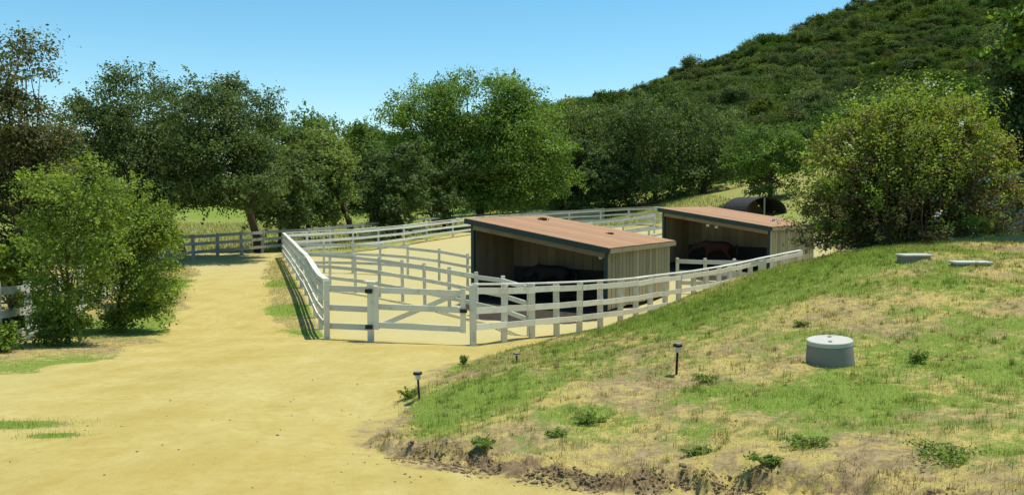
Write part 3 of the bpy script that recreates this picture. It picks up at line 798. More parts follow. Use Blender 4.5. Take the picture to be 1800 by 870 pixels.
# wind-blown litter on the nearer roof
def litter(root, x, y, z, s, seed):
    rng = np.random.default_rng(seed); n = 160
    P = rng.normal(size=(n, 3)) * np.array([s, s, s * .28]) + np.array([x, y, z + s * .2])
    V_, F_, C_ = leaf_cards(P, unit(rng.normal(size=(n, 3)) + np.array([0, 0, 1])), .12, .07, palette([(.06, .035, .02), (.12, .07, .04)], n, rng), rng)
    link('leaf_litter', mesh_np('leaf_litter', V_, F_, C_, mat=M['leaf']), root)
litter(s1, .75, 3.9, zr1(.75) + .06, .09, 4); litter(s1, 4.0, 3.6, zr1(4.0) + .06, .05, 5)

# ------------------------------------------------------------------ horses
def horse(name, label, loc, rz, coat, hair, scale=1.0, neck_drop=0.0):
    m, nt, b, out = newmat(label[:20] + ' coat')
    nz = noise(nt, 5, 4); c = mixc(nt, nz, tuple(v * .7 for v in coat), coat)
    nt.links.new(c, b.inputs['Base Color']); b.inputs['Roughness'].default_value = .75; b.inputs['Specular IOR Level'].default_value = .2
    hm, nt2, b2, _ = newmat(label[:20] + ' hair'); b2.inputs['Base Color'].default_value = (*hair, 1); b2.inputs['Roughness'].default_value = .6
    nd = neck_drop
    J = {  # joint: (x forward, y side, z up), radius
        'hip': ((-.52, 0, 1.20), .285), 'rump': ((-.76, 0, 1.16), .20), 'loin': ((-.2, 0, 1.17), .315), 'barrel': ((.12, 0, 1.11), .35),
        'chest': ((.40, 0, 1.14), .325), 'wither': ((.56, 0, 1.22), .245), 'n1': ((.78, 0, 1.34 - nd * .3), .185), 'n2': ((.98, 0, 1.44 - nd * .7), .14), 'poll': ((1.16, 0, 1.50 - nd), .115),
        'face': ((1.31, 0, 1.34 - nd), .098), 'nose': ((1.45, 0, 1.13 - nd), .066), 'muz': ((1.50, 0, 1.05 - nd), .062)}
    E = [('hip', 'rump'), ('hip', 'loin'), ('loin', 'barrel'), ('barrel', 'chest'), ('chest', 'wither'), ('wither', 'n1'), ('n1', 'n2'), ('n2', 'poll'), ('poll', 'face'), ('face', 'nose'), ('nose', 'muz')]
    for s, t in ((1, 'l'), (-1, 'r')):
        J['hs' + t] = ((-.46, .15 * s, .88), .155); J['hk' + t] = ((-.70, .17 * s, .52), .075); J['hf' + t] = ((-.66, .17 * s, .18), .05); J['hh' + t] = ((-.62, .17 * s, .035), .062)
        J['fe' + t] = ((.44, .16 * s, .84), .115); J['fk' + t] = ((.46 + .02 * s, .15 * s, .47), .064); J['ff' + t] = ((.45 + .02 * s, .15 * s, .15), .046); J['fh' + t] = ((.49 + .02 * s, .15 * s, .035), .06)
        J['ea' + t] = ((1.13, .07 * s, 1.62 - nd), .032); J['eb' + t] = ((1.14, .085 * s, 1.70 - nd), .012)
        E += [('hip', 'hs' + t), ('hs' + t, 'hk' + t), ('hk' + t, 'hf' + t), ('hf' + t, 'hh' + t), ('chest', 'fe' + t), ('fe' + t, 'fk' + t), ('fk' + t, 'ff' + t), ('ff' + t, 'fh' + t), ('poll', 'ea' + t), ('ea' + t, 'eb' + t)]
    ks = list(J); me = bpy.data.meshes.new('horse_body')
    me.from_pydata([J[k][0] for k in ks], [(ks.index(a), ks.index(b_)) for a, b_ in E], [])
    tmp = bpy.data.objects.new('tmp', me); COL.objects.link(tmp)
    md = tmp.modifiers.new('skin', 'SKIN'); md.use_smooth_shade = True; md.branch_smoothing = .6
    if not me.skin_vertices: 
        bm = bmesh.new(); bm.from_mesh(me); bm.verts.layers.skin.verify(); bm.to_mesh(me); bm.free()
    for i, k in enumerate(ks):
        sv = me.skin_vertices[0].data[i]; r = J[k][1]; sv.radius = (r, r); sv.use_root = (k == 'hip')
    tmp.modifiers.new('sub', 'SUBSURF').levels = 2
    bpy.context.view_layer.update()
    dg = bpy.context.evaluated_depsgraph_get()
    body = bpy.data.meshes.new_from_object(tmp.evaluated_get(dg)); bpy.data.objects.remove(tmp)
    body.materials.clear(); body.materials.append(m); body.polygons.foreach_set('use_smooth', [True] * len(body.polygons))
    root = empty(name, loc, rz); root.scale = (scale,) * 3
    link('body', body, root)
    t = MB(); rnd = random.Random(2)
    for i in range(26):
        dy, dx = rnd.gauss(0, .035), rnd.gauss(0, .03)
        t.tube([(-.90 + dx * .3, dy * .4, 1.24), (-.99 + dx, dy, 1.1), (-1.0 + dx * 1.4, dy * 1.5, .8), (-.98 + dx * 2, dy * 1.8, .45 + rnd.random() * .15)], [.022, .022, .018, .006], 5)
    t.build('tail', hm, root, True)
    mn = MB()
    for i in range(40):
        s = i / 39; a = Vector((.60, 0, 1.44)).lerp(Vector((1.14, 0, 1.62 - nd)), s) - Vector((0, 0, nd * .12 * math.sin(s * 3.14)))
        k = 1 if i % 3 else -1
        mn.tube([a, a + Vector((-.03, .09 * k, -.03)), a + Vector((-.05 + rnd.gauss(0, .02), .15 * k, -.2)), a + Vector((-.05 + rnd.gauss(0, .03), .14 * k, -.32))], [.016, .018, .014, .005], 4)
    mn.build('mane', hm, root, True)
    for s in (1, -1):
        ey = MB(); ey.lathe([(.004, -.012), (.018, -.006), (.018, .006), (.004, .012)], 8); e = ey.build('eye', M['black'], root, True); e.location = (1.25, .085 * s, 1.44 - nd); e.rotation_euler = (math.pi / 2, 0, 0)
    tag(root, label, 'horse')
    return root
def in_shelter(s, x, y):
    v = s.matrix_basis @ Vector((x, y, 0)); return (v.x, v.y, s.location.z)
bpy.context.view_layer.update()
hz = lambda s, extra: s.rotation_euler.z + math.pi + math.radians(extra)
p = in_shelter(s2, 2.35, 1.35); horse('horse', 'bay horse dozing in the farther shelter', (p[0], p[1], H(p[0], p[1]) - .01), hz(s2, 14), (.060, .020, .014), (.010, .009, .008), 1.0, .42)
p = in_shelter(s1, 2.55, 1.75); horse('horse', 'dark horse in deep shade inside the nearer shelter', (p[0], p[1], H(p[0], p[1]) - .01), hz(s1, 6), (.022, .017, .015), (.008, .008, .008), 1.0, .5)

# ------------------------------------------------------------------ things on the mound and beyond
def path_light(label, px, py, h, tilt):
    p = ground(px, py); root = empty('path_light', p); root.rotation_euler = (tilt[0], tilt[1], 0)
    b = MB(); b.tube([(0, 0, -.12), (0, 0, h * .74)], [.014, .014], 8); b.build('stake', M['black'], root, True)
    b = MB(); b.lathe([(.02, h * .70), (.030, h * .72), (.034, h * .86), (.034, h * .88)], 16); b.build('lens', M['lens'], root, True)
    b = MB(); b.lathe([(.045, h * .88), (.056, h * .89), (.056, h * .955), (.05, h * .965)], 18); c = b.build('cap', M['black'], root, True)
    b = MB(); b.lathe([(.046, h * .966), (.036, h * 1.0), (.01, h * 1.005)], 16); b.build('solar_cell', M['conc'], c, True)
    tag(root, label, 'path light', 'solar path lights stuck in the mound')
path_light('black path light on the mound slope, closest to the concrete riser', 1189, 660, .37, (.02, .03))
path_light('black path light at the tip of the mound against the sandy road', 737, 702, .34, (-.02, -.06))
path_light('small path light whose head just shows over the grass crest', 908, 636, .14, (.0, .02))

p = ground(1459, 641); root = empty('concrete_riser', p, .3); root.rotation_euler = (math.radians(1.0), math.radians(-3.5), .3)
b = MB(); b.lathe([(.262, -.15), (.262, .0), (.252, .17), (.246, .235), (.205, .235), (.205, .20)], 40); b.build('pipe_ring', M['conc'], root, False)
b = MB(); b.lathe([(.225, .236), (.247, .24), (.247, .285), (.240, .292)], 40); lid = b.build('lid', M['conclid'], root)
for a in (.9, -2.2):
    b = MB(); b.lathe([(.022, .2925), (.022, .302), (.012, .304)], 10, (.13 * math.cos(a), .13 * math.sin(a), 0)); b.build('lifting_eye', M['conc'], lid)
tag(root, 'round grey concrete riser with a pale lid standing on the mound', 'riser')

def slab(label, px, py, w, d, h, lift, rz):
    p = ground(px, py); root = empty('concrete_slab', p, rz)
    if lift: 
        b = MB(); b.box((0, 0, lift / 2 - .08), (w * .90, d * .86, lift + .16), bevel=.01); b.build('box_body', M['conc'], root)
    b = MB(); b.box((0, 0, lift + h / 2), (w, d, h), bevel=.012); b.build('lid', M['conclid'], root)
    tag(root, label, 'slab')
slab('raised concrete slab lid with a dark gap below, near the big shrub', 1606, 459, .54, .30, .04, .085, .1)
slab('pale concrete slab lying flat in the grass', 1706, 465, .60, .30, .045, .012, -.1)

def arch_shelter():
    p = Vector(at(1347, 383, 57)); x, y = p.x, p.y; z = H(x, y); root = empty('arched_shelter', (x, y, z), math.radians(18))
    W, L, hh = 3.4, 3.0, 1.42; n = 14
    bm = bmesh.new(); ro = []
    for t in (0, .05):
        for yy in (0, L):
            ro.append([bm.verts.new(((W / 2 + t) * -math.cos(math.pi * i / n), yy, .3 + (hh - .3 + t) * math.sin(math.pi * i / n))) for i in range(n + 1)])
    a, b_, c, d = ro
    for i in range(n):
        bm.faces.new((a[i], b_[i], b_[i + 1], a[i + 1])); bm.faces.new((c[i], c[i + 1], d[i + 1], d[i])); bm.faces.new((a[i], a[i + 1], c[i + 1], c[i])); bm.faces.new((b_[i], d[i], d[i + 1], b_[i + 1]))
    m = MB(); m.bm.free(); m.bm = bm; m.build('roof', M['rubber'], root)
    for xx in (-W / 2 + .05, -.15, W / 2 - .05):
        hgt = .3 + (hh - .32) * math.sqrt(max(0, 1 - (2 * xx / W) ** 2))
        board('post', M['greyed'] if abs(xx) < 1 else M['bark'], root, Vector((xx, .05, -.3)), Vector((xx, .05, hgt)), .09, .09, up=Vector((1, 0, 0)))
    for i in range(10):
        xx = -W / 2 + W * (i + .5) / 10; hgt = .3 + (hh - .34) * math.sqrt(max(0, 1 - (2 * xx / W) ** 2))
        board('back_board', M['inner'], root, Vector((xx, L - .08, 0)), Vector((xx, L - .08, hgt)), .03, W / 10 - .01, up=Vector((1, 0, 0)))
    tag(root, 'small dark arched shelter beyond the farther horse shelter', 'shelter')
arch_shelter()

def grey_building():
    p = at(1792, 300, 26); x, y = p[0] + 2.05, p[1] + 1; z = H(x, y); root = empty('grey_building', (x, y, z), math.radians(12))
    W, D, h = 3.6, 3.0, 3.0
    w = MB(); w.box((0, 0, h / 2 - .2), (W - .06, D - .06, h + .4)); o = w.build('wall', M['grey'], root)
    for i in range(11):
        zz = .14 + i * .28
        board('siding_board', M['grey'], o, Vector((-W / 2, -D / 2, zz)), Vector((W / 2, -D / 2, zz)), .03, .265)
        board('siding_board', M['grey'], o, Vector((-W / 2, D / 2, zz)), Vector((-W / 2, -D / 2, zz)), .03, .265)
    r = MB(); r.box((0, 0, h + .12), (W + .6, D + .6, .16), bevel=.02); r.build('roof', M['conc'], root)
    f = MB(); f.box((-W / 2 + .75, -D / 2 - .01, 1.7), (.8, .06, 1.0)); wi = f.build('window', M['white'], root)
    g = MB(); g.box((-W / 2 + .75, -D / 2 - .035, 1.7), (.66, .03, .86)); g.build('pane', M['black'], wi)
    tag(root, 'grey sided building glimpsed behind the shrub at the picture edge', 'building')
grey_building()

# ------------------------------------------------------------------ trees
tree_px('oak_tree', 'smaller dark oak growing at the far corner of the paddock fence', 'tree', 492, 52, 215, 130, DARK, 3, lobes=30, clus=20, per=20, leaf=.21, tr=.22, crown_low=.06)
tree_px('oak_tree', 'olive green oak with a slanting trunk beyond the far paddock fence', 'tree', 622, 60, 232, 150, OLIVE, 4, lobes=38, clus=20, per=20, leaf=.22, tr=.26, crown_low=.10, lean=(-1.3, 0), off=(-1.4, 0))
tree_px('oak_tree', 'light olive oak low to the ground between the dark oak and the slanting trunk', 'tree', 540, 58, 250, 115, OLIVE, 44, lobes=32, clus=20, per=20, leaf=.22, tr=.2, crown_low=.0)
tree_px('oak_tree', 'round dark oak in front of the tall bright tree', 'tree', 700, 61, 240, 110, DARK, 5, lobes=32, clus=22, per=20, leaf=.22, tr=.2, crown_low=.03)
tree_px('oak_tree', 'dark rounded oak tucked under the bright tree at its foot', 'tree', 780, 70, 270, 110, DARK, 61, lobes=20, clus=20, per=18, leaf=.22, tr=.2, crown_low=.03)
for i, (px, d, top, w, lab) in enumerate([
        (985, 94, 172, 120, 'grey green oak on the skyline just beside the tall bright tree'),
        (1065, 90, 180, 150, 'dark oak at the foot of the hill, first after the bright tree'),
        (1150, 88, 168, 165, 'broad dark oak in the middle of the row below the hill'),
        (1235, 90, 190, 140, 'dark oak at the end of the row below the hill'),
        (1020, 86, 240, 90, 'low dark oak in front of the row, above the far paddock fence')]):
    tree_px('oak_tree', lab, 'tree', px, d, top, w, DARK if i else OLIVE, 70 + i, lobes=44, clus=20, per=18, leaf=.27, tr=.3, crown_low=-.06, group='dark oaks at the foot of the hill')
tree_px('round_tree', 'compact blue green round tree between the oaks and the flowering shrub', 'tree', 1352, 68, 226, 128, MID, 80, lobes=40, clus=22, per=20, leaf=.2, tr=.2, crown_low=-.04)
tree_px('oak_tree', 'dark tree filling the edge of the picture behind the flowering shrub', 'tree', 1812, 23.5, -70, 180, DARK, 81, lobes=80, clus=26, per=24, leaf=.13, tr=.22, crown_low=-.03, off=(.4, 0))
tree_px('broadleaf_tree', 'light green leafy branches hanging in at the upper corner', 'tree', 1850, 17, -90, 150, BRIGHT, 82, lobes=16, clus=18, per=16, leaf=.13, tr=.12, crown_low=.55, mat='leaf')
dome_tree('oak_tree', 'dark oak with a broad crown beside the road, trunk showing by the verge shrubs', 'tree', 318, 45, [(240, 205, 150, 140), (172, 255, 110, 150), (292, 270, 130, 190), (235, 320, 200, 130), (150, 310, 90, 130)], DARK, 1, base_d=48.5, depth=1.7, tr=.3, leaf=.15, lobe=(.7, 1.3), dens=1.45)
dome_tree('oak_tree', 'tall dark oak with a peaked crown leaning over the bend of the road', 'tree', 455, 44.3, [(380, 212, 100, 165), (435, 240, 110, 140), (395, 305, 170, 160), (455, 330, 90, 110), (330, 330, 110, 110)], DARK, 2, base_d=50, depth=1.8, tr=.28, leaf=.15, lobe=(.7, 1.3), dens=1.45)
dome_tree('broadleaf_tree', 'tallest bright green spreading tree above the middle of the paddock', 'tree', 842, 74, [(840, 205, 230, 145), (745, 230, 160, 150), (780, 300, 190, 150), (895, 270, 170, 190), (955, 300, 100, 130), (860, 320, 200, 120)], BRIGHT, 6, leaf=.22, tr=.42, mat='leaf', depth=.9, limbs=18, lobe=(1.0, 1.9), dens=1.9)
bgl = ['far green tree on the horizon showing between the reddish tree and the oaks', 'far tree on the skyline over the slanting oak', 'far tree beside the tall bright tree on its shaded side', 'far low tree behind the two tall oaks',
       'far tree behind the verge shrubs', 'far tree mostly hidden behind the reddish tree', 'far tree behind the smaller dark oak']
for i, (px, d, top, w) in enumerate([(135, 120, 232, 90), (575, 112, 206, 130), (640, 110, 214, 110), (330, 125, 225, 160), (60, 118, 240, 130), (-30, 110, 220, 140), (500, 118, 222, 120)]):
    tree_px('background_tree', bgl[i], 'tree', px, d, top, w, MID, 90 + i, lobes=34, clus=16, per=16, leaf=.36, tr=.3, crown_low=-.06, group='background trees along the horizon')

# ------------------------------------------------------------------ verge shrubs
SHRUB = [(.12, .195, .028), (.175, .265, .038), (.23, .32, .052), (.095, .15, .026)]
LIME = [(.17, .25, .035), (.22, .29, .05), (.12, .19, .03)]
RED = [(.10, .115, .04), (.15, .10, .05), (.09, .13, .036), (.17, .12, .07), (.10, .15, .04), (.12, .15, .05)]
def shrub(label, px, d, top, wpx, cols, seed, low=-.05, **kw):
    kw.setdefault('leaf', .085); kw.setdefault('lobes', 60); kw.setdefault('clus', 26); kw.setdefault('per', 20)
    kw.setdefault('pw', 7); kw.setdefault('shoots', (170, .5))
    return tree_px('leafy_shrub', label, 'shrub', px, d, top, wpx, cols, seed, crown_low=low, mat='leaf', tr=.06, group='shrubs along the road verge', **kw)
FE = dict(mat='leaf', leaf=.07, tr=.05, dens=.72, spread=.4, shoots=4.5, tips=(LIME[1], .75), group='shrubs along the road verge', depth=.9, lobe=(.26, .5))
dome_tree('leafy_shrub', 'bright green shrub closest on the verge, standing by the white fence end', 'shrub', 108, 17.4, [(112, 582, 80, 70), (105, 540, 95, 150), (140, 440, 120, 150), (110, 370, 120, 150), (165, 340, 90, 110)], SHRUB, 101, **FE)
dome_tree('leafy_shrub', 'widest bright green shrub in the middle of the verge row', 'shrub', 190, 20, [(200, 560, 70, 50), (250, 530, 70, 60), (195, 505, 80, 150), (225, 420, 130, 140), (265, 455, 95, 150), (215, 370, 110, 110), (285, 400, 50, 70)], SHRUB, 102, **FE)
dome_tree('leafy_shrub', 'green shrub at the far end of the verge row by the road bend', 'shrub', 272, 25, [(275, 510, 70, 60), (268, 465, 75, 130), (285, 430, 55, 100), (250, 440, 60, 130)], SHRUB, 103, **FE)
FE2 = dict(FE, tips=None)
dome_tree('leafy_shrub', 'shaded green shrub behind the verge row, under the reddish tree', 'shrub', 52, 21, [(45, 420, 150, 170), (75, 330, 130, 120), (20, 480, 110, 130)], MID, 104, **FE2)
dome_tree('reddish_tree', 'tall sparse tree with reddish brown leaves rising above the verge shrubs', 'tree', 30, 20.5, [(25, 140, 120, 130), (40, 225, 165, 120), (60, 280, 120, 90), (5, 300, 120, 150)], RED, 106, leaf=.08, tr=.09, mat='leaf', spread=.4, dens=.85, shoots=2.5, limbs=40, lobe=(.3, .6))
shrub('yellow green bush behind the white verge fence', 12, 19.5, 425, 110, LIME, 105, lobes=14)
shrub('small leafy bush growing through the verge fence at the picture edge', -8, 15.9, 560, 60, SHRUB, 107, lobes=10, clus=12, shoots=(30, .3))

# ------------------------------------------------------------------ the big flowering shrub
def flowering_shrub():
    rng = np.random.default_rng(55)
    bx, by = xy(1586, 19.2, 440); bz = H(bx, by)
    root = empty('flowering_shrub', (bx, by, bz))
    st = MB(); LP, LN, LC = [], [], []; FP, FN = [], []
    for i in range(900):
        a = rng.uniform(0, 2 * math.pi); el = math.radians(rng.uniform(5, 88)) ; L = rng.uniform(2.2, 4.15)
        R0 = np.array([rng.normal() * .55, rng.normal() * .5, 0.0])
        dirn = np.array([math.cos(a) * math.cos(el) * .66, math.sin(a) * math.cos(el) * .62, math.sin(el) * 1.05])
        droop = rng.uniform(.25, .8) * math.cos(el)
        ts = np.linspace(0, 1, 9)
        pts = R0 + dirn * L * ts[:, None] + np.array([0, 0, -1.0]) * (droop * 1.0 * ts[:, None] ** 2.2) + rng.normal(size=(9, 3)) * .03
        pts[:, 2] = np.maximum(pts[:, 2], .04 + ts * .08)
        if i < 500:
            st.tube([tuple(p) for p in pts[::2]], [.012, .010, .008, .006, .003], 3)
        lime_shoot = pts[-1, 2] > (1.3 if pts[-1, 0] < .3 else 1.9) or rng.random() < .25  # high shoots and a random few end in lime leaves
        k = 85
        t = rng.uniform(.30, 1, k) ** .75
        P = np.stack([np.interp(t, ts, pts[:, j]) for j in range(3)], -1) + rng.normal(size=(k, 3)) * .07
        c = np.where((t > .62)[:, None] & lime_shoot, palette([(.24, .33, .045), (.32, .40, .07), (.17, .25, .035)], k, rng), palette([(.10, .085, .035), (.15, .095, .05), (.075, .09, .03), (.085, .11, .03)], k, rng))
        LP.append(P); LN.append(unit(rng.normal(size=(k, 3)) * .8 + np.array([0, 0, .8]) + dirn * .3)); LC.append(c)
        if rng.random() < .055:
            m = 7; FP.append(pts[-1] + rng.normal(size=(m, 3)) * .05); FN.append(unit(rng.normal(size=(m, 3)) + np.array([0, -.6, .6])))
    st.build('stems', M['twig'], root)
    for (cx, cy, w, h) in ((1585, 330, 300, 220), (1478, 388, 150, 120), (1705, 330, 150, 210), (1555, 265, 210, 130), (1640, 240, 170, 120)):
        m_ = 19.2 / FPX; c = np.array(at(cx, cy, 19.2)) - np.array([bx, by, bz])
        core, _ = crown_mesh('inner_foliage', rng, c, (w / 2 * m_, w / 2.6 * m_, h / 2 * m_), int(w * h / 1500), 20, 18, .08, [(.18, .14, .055), (.23, .15, .075), (.17, .19, .05), (.22, .24, .055), (.25, .19, .09)], M['leaf'], (.26, .46), spread=.28, pw=2.6, tips=((.30, .38, .06), .5), shoots=(60, .4))
        link('inner_foliage', core, root)
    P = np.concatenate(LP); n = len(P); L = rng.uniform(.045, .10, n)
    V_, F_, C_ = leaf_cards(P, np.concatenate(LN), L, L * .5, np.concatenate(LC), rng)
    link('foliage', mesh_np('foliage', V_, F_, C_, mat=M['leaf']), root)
    P = np.concatenate(FP); n = len(P)
    V_, F_, C_ = leaf_cards(P, np.concatenate(FN), .06, .055, palette([(.45, .52, .72), (.6, .64, .78)], n, rng, .08), rng)
    link('blossoms', mesh_np('blossoms', V_, F_, C_, mat=M['leaf']), root)
    tag(root, 'big arching shrub with pale blue blossoms and brown twiggy centre on the mound', 'shrub')
flowering_shrub()

# ------------------------------------------------------------------ grass, weeds, clods
def sample_mask(n, x0, x1, y0, y1, rng, dens):
    x = rng.uniform(x0, x1, n); y = y0 + (y1 - y0) * rng.random(n) ** 1.25
    k = rng.random(n) < dens(x, y); return x[k], y[k]
def green_at(x, y):
    g = .42 + .52 * fbm(x, y, 4, 1.05)
    for px_, py_, r, a in GRN: g = g + a * np.exp(-((x - px_) ** 2 + (y - py_) ** 2) / (r * r))
    return g
def blades(name, label, x, y, hgt, wid, cols, rng, lean=.5, fine=True):
    n = len(x); z = height(x, y) - .01
    a = rng.uniform(0, 2 * math.pi, n); s = np.stack([np.cos(a), np.sin(a), np.zeros(n)], -1)
    ld = np.stack([-np.sin(a), np.cos(a), np.zeros(n)], -1)
    P = np.stack([x, y, z], -1); h = hgt[:, None]; w = wid[:, None]
    l = np.minimum(np.abs(rng.normal(size=(n, 1))) * lean, 1.3)
    tip = P + np.array([0, 0, 1.0]) * h * np.maximum(.3, 1 - l * .4) + ld * h * l
    V_ = np.stack([P - s * w, P + s * w, tip], 1).reshape(-1, 3)
    F_ = np.arange(3 * n).reshape(n, 3)
    o = link(name, mesh_np(name, V_, F_, np.repeat(cols, 3, 0), mat=M['grass'])); tag(o, label, 'grass', kind='stuff'); return o
rng = np.random.default_rng(31)
STRAW = [(.44, .355, .105), (.54, .45, .16), (.33, .245, .07), (.62, .535, .24)]
GREENB = [(.20, .285, .035), (.29, .375, .055), (.14, .21, .03), (.38, .42, .10)]
def mound_dens(x, y):
    m = mound_in(x, y); g = green_at(x, y)
    vis = (x < y * .72 + .6) & (x > -y * .35 - .5)
    return np.where((m > .02) & vis, np.clip(.30 + .8 * g, .15, 1) * sstep(0, .3, m), 0)
x, y = sample_mask(900000, -2.2, 15, 4.3, 26, rng, mound_dens)
g = green_at(x, y) + rng.normal(size=len(x)) * .26
isg = g > .53
cols = np.where(isg[:, None], palette(GREENB, len(x), rng), palette(STRAW, len(x), rng))
near = np.clip(y / 9, .55, 2.2)
hg = np.where(isg, rng.uniform(.025, .07, len(x)), rng.uniform(.015, .05, len(x))) * np.clip(.6 + .5 * near, .8, 1.8)
blades('grass', 'short mixed green and straw coloured grass covering the mound', x, y, hg, rng.uniform(.0014, .003, len(x)) * near, cols, rng, .6)
def tufts(n, y1, sd, dens):
    cx, cy = sample_mask(n, -2.2, 14, 4.5, y1, rng, dens)
    k = rng.integers(14, 46, len(cx)); X = np.repeat(cx, k); Y = np.repeat(cy, k); r = np.repeat(np.abs(rng.normal(size=len(cx))) * sd + .012, k)
    return X + rng.normal(size=len(X)) * r, Y + rng.normal(size=len(X)) * r, np.repeat(rng.random(len(cx)), k)
x, y, u = tufts(11000, 22, .035, lambda x, y: mound_dens(x, y) * .8)
g = green_at(x, y); isg = u < np.clip(g * 1.05, .1, .95)
cols = np.where(isg[:, None], palette([(.11, .17, .03), (.17, .25, .04), (.26, .34, .065), (.09, .13, .03)], len(x), rng), palette([(.36, .28, .10), (.24, .16, .07), (.55, .47, .22), (.18, .12, .055)], len(x), rng)) * (.75 + .5 * np.modf(u * 37)[0])[:, None]
blades('weedy_tufts', 'ragged green and brown weed tufts scattered over the mound', x, y, rng.uniform(.03, .10, len(x)) * (.6 + .8 * np.modf(u * 91)[0]), rng.uniform(.0018, .004, len(x)) * np.clip(y / 9, .6, 2), cols, rng, .7)
def verge_dens(x, y):
    s = sdf_poly(ROAD, x, y); p_ = sdf_poly(PADDOCK, x, y)
    return np.where((s < .25) & (p_ < -.05), np.clip(.55 + .5 * np.clip(green_at(x, y) - .5, -.4, 1), .1, 1) * sstep(.3, -.5, s + fbm(x, y, 3, 1.2) * .5), 0) * np.where(x < -4, 1, 0)
x, y = sample_mask(220000, -19, -4, 11, 45, rng, verge_dens)
g = green_at(x, y) + rng.normal(size=len(x)) * .22; isg = g > .58
cols = np.where(isg[:, None], palette(GREENB, len(x), rng), palette(STRAW, len(x), rng))
blades('verge_grass', 'patchy green and dry grass on the road verges', x, y, rng.uniform(.03, .10, len(x)) * np.clip(y / 22, .7, 1.6), rng.uniform(.003, .006, len(x)) * np.clip(y / 16, .8, 2.4), cols, rng, .8)
# tufts on the sandy foreground and the strip along the curving fence
def tuft_dens(x, y):
    d = np.zeros(len(x))
    for px_, py_, r, a in GRN:
        if a > .85: d += 1.0 * np.exp(-(((x - px_) / (r * 1.5)) ** 2 + ((y - py_) / (r * .7)) ** 2))
    return np.clip(d + .55 * sstep(-.6, .2, sdf_poly(STRIP, x, y)) * (x > -1), 0, 1)
xa, ya = sample_mask(90000, -9, -4, 7, 12, rng, tuft_dens); xb, yb = sample_mask(30000, -1, 12, 15, 33, rng, tuft_dens)
x, y = np.append(xa, xb), np.append(ya, yb); isg = (np.arange(len(x)) < len(xa)) | (rng.random(len(x)) < .4)
cols = np.where(isg[:, None], palette(GREENB, len(x), rng), palette(STRAW, len(x), rng))
blades('grass_tufts', 'thin grass tufts on the sand by the road and fence foot', x, y, rng.uniform(.02, .065, len(x)), rng.uniform(.002, .0045, len(x)) * np.clip(y / 11, .8, 2), cols, rng, .7)
# tall field grass beyond the far fence
def field_dens(x, y): return np.where((sdf_poly(PADDOCK, x, y) < -1.5) & (x > -.45 * y) & (x < .30 * y), .9, 0)
x, y = sample_mask(60000, -40, 20, 51, 92, rng, field_dens)
cols = np.where((rng.random(len(x)) < .55)[:, None], palette([(.20, .26, .08), (.25, .29, .11)], len(x), rng), palette([(.45, .36, .13), (.4, .34, .15)], len(x), rng))
blades('field_grass', 'tall pale grass of the field beyond the paddock', x, y, rng.uniform(.15, .4, len(x)), rng.uniform(.02, .04, len(x)), cols, rng, .5)

def weed(label, px, py, r, h, seed, cols=BRIGHT, leaf=.05, n=260):
    rg = np.random.default_rng(seed); p = ground(px, py); root = empty('weed_plant', p)
    st = MB(); P, Nn = [], []
    for i in range(14):
        a = rg.uniform(0, 6.28); e = np.array([math.cos(a) * r * rg.uniform(.3, 1), math.sin(a) * r * rg.uniform(.3, 1), h * rg.uniform(.45, 1)])
        st.tube([(0, 0, -.02), tuple(e * np.array([.4, .4, .6])), tuple(e)], [.004, .003, .0015], 3)
        k = n // 14; t = rg.uniform(.25, 1.05, (k, 1)); P.append(e * t * np.array([1, 1, .95]) + rg.normal(size=(k, 3)) * np.array([r, r, h * .5]) * .12); Nn.append(unit(rg.normal(size=(k, 3)) * .6 + np.array([0, 0, 1])))
    st.build('stems', M['twig'], root)
    P = np.concatenate(P); P[:, 2] = np.maximum(P[:, 2], .008)
    V_, F_, C_ = leaf_cards(P, np.concatenate(Nn), leaf * rg.uniform(.6, 1.3, len(P)), leaf * .45, palette(cols, len(P), rg), rg)
    link('foliage', mesh_np('foliage', V_, F_, C_, mat=M['leaf']), root)
    tag(root, label, 'weed', 'low weeds on the mound')
for i, (px, py, r, h, lab) in enumerate([
        (1035, 740, .20, .13, 'bright green weed clump on the mound, between the two black path lights'), (980, 768, .13, .13, 'grey green weed near the crumbling edge of the mound'),
        (850, 788, .13, .14, 'dark green weed above the broken soil edge close to the mound tip'), (1220, 800, .15, .14, 'dark weed below the path light on the mound front'),
        (1410, 572, .14, .10, 'small green clump behind the concrete riser'), (1608, 640, .16, .22, 'tall thin weed standing beside the concrete riser'),
        (1420, 785, .22, .10, 'flat green weed patch in front of the concrete riser'), (1660, 805, .30, .12, 'broad green grass clump at the lower corner of the mound'),
        (1340, 812, .13, .09, 'little weed by the bare soil at the mound front'), (1245, 670, .22, .12, 'green clump beside the foot of the mound path light'),
        (720, 700, .14, .16, 'weed at the mound tip next to the path light over the road'), (815, 640, .10, .20, 'thin upright weed on the crest in front of the gate post')]):
    weed(lab, px, py, r, h * (.8 if i in (5, 10, 11) else .5), 200 + i, cols=BRIGHT if i in (1, 2, 3) else SHRUB, leaf=.034, n=560)
tree_px('leafy_shrub', 'bright low green plant at the foot of the flowering shrub', 'shrub', 1700, 17.5, 388, 80, LIME, 301, crown_low=.0, mat='leaf', tr=.03, leaf=.07, lobes=9, clus=14, per=14)

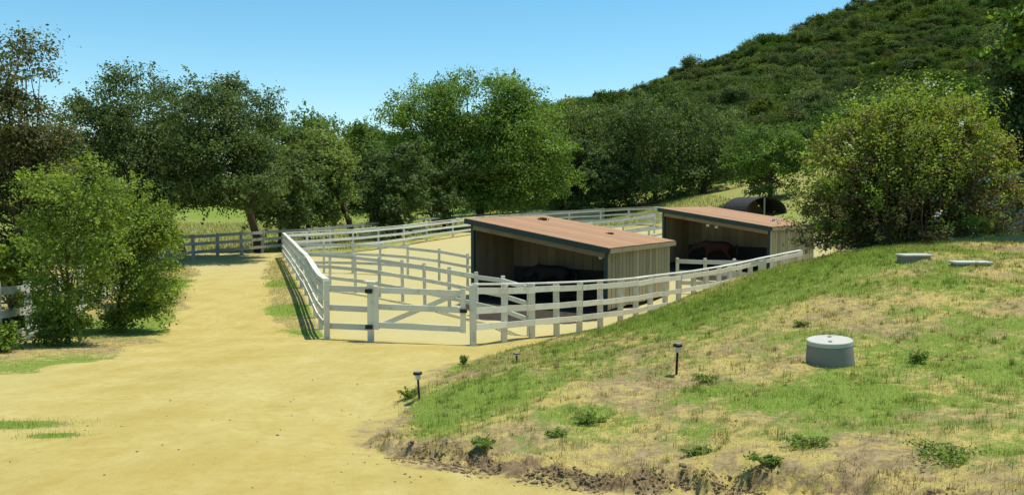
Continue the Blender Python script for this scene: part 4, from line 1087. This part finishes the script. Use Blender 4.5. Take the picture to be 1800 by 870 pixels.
def clods():
    rg = np.random.default_rng(77); V_, F_ = [], []; o_ = 0
    bm = bmesh.new(); bmesh.ops.create_icosphere(bm, subdivisions=1, radius=1.0); bm.verts.ensure_lookup_table()
    base = np.array([v.co[:] for v in bm.verts]); tri = np.array([[v.index for v in f.verts] for f in bm.faces]); bm.free()
    pts = []; big = []
    for (ax, ay), (bx, by) in zip(MOUND[:6], MOUND[1:7]):
        k = int(math.hypot(bx - ax, by - ay) * 520)
        t = rg.random(k); nx, ny = (by - ay), -(bx - ax); l = math.hypot(nx, ny)
        o = rg.normal(size=k) * .09
        w = vnoise((ax + (bx - ax) * t) * 2.3, (ay + (by - ay) * t) * 2.3) > .38
        pts.append(np.stack([ax + (bx - ax) * t + nx / l * o, ay + (by - ay) * t + ny / l * o + .05], -1)[w])
    p = rg.uniform((-1.5, 6), (7, 10), (420, 2)); pts.append(p)
    p = rg.uniform((-5, 5), (0, 12), (120, 2)); pts.append(p)
    nb = sum(len(q_) for q_ in pts[:-2])
    pts = np.concatenate(pts); z = height(pts[:, 0], pts[:, 1])
    for i in range(len(pts)):
        s = abs(rg.normal()) * (.0065 if i < nb else .005) + .003
        v = base * s * rg.uniform(.55, 1.35, (len(base), 1)) * np.array([1.25, 1.15, .8]) + np.array([pts[i, 0], pts[i, 1], z[i] + s * .2])
        V_.append(v); F_.append(tri + o_); o_ += len(base)
    o = link('soil_clods', mesh_np('soil_clods', np.concatenate(V_), np.concatenate(F_), mat=M['soil']))
    tag(o, 'crumbled brown soil clods along the broken edge of the mound', 'soil', kind='stuff')
clods()
def lip_roots():
    rg = np.random.default_rng(78); X, Y = [], []
    for (ax, ay), (bx, by) in zip(MOUND[:6], MOUND[1:7]):
        k = int(math.hypot(bx - ax, by - ay) * 1500); t = rg.random(k); nx, ny = (by - ay), -(bx - ax); l = math.hypot(nx, ny); o = rg.normal(size=k) * .16 - .10
        X.append(ax + (bx - ax) * t + nx / l * o); Y.append(ay + (by - ay) * t + ny / l * o)
    X = np.concatenate(X); Y = np.concatenate(Y); w = (vnoise(X * 3.1, Y * 3.1) > .34) & (mound_in(X, Y) > 0.0); X, Y = X[w], Y[w]
    blades('dry_stubble', 'tangled brown stubble and roots along the broken mound edge', X, Y, rg.uniform(.02, .065, len(X)), rg.uniform(.0015, .0035, len(X)), palette([(.20, .13, .06), (.30, .22, .10), (.12, .075, .035), (.38, .29, .13)], len(X), rg), rg, .6)
lip_roots()
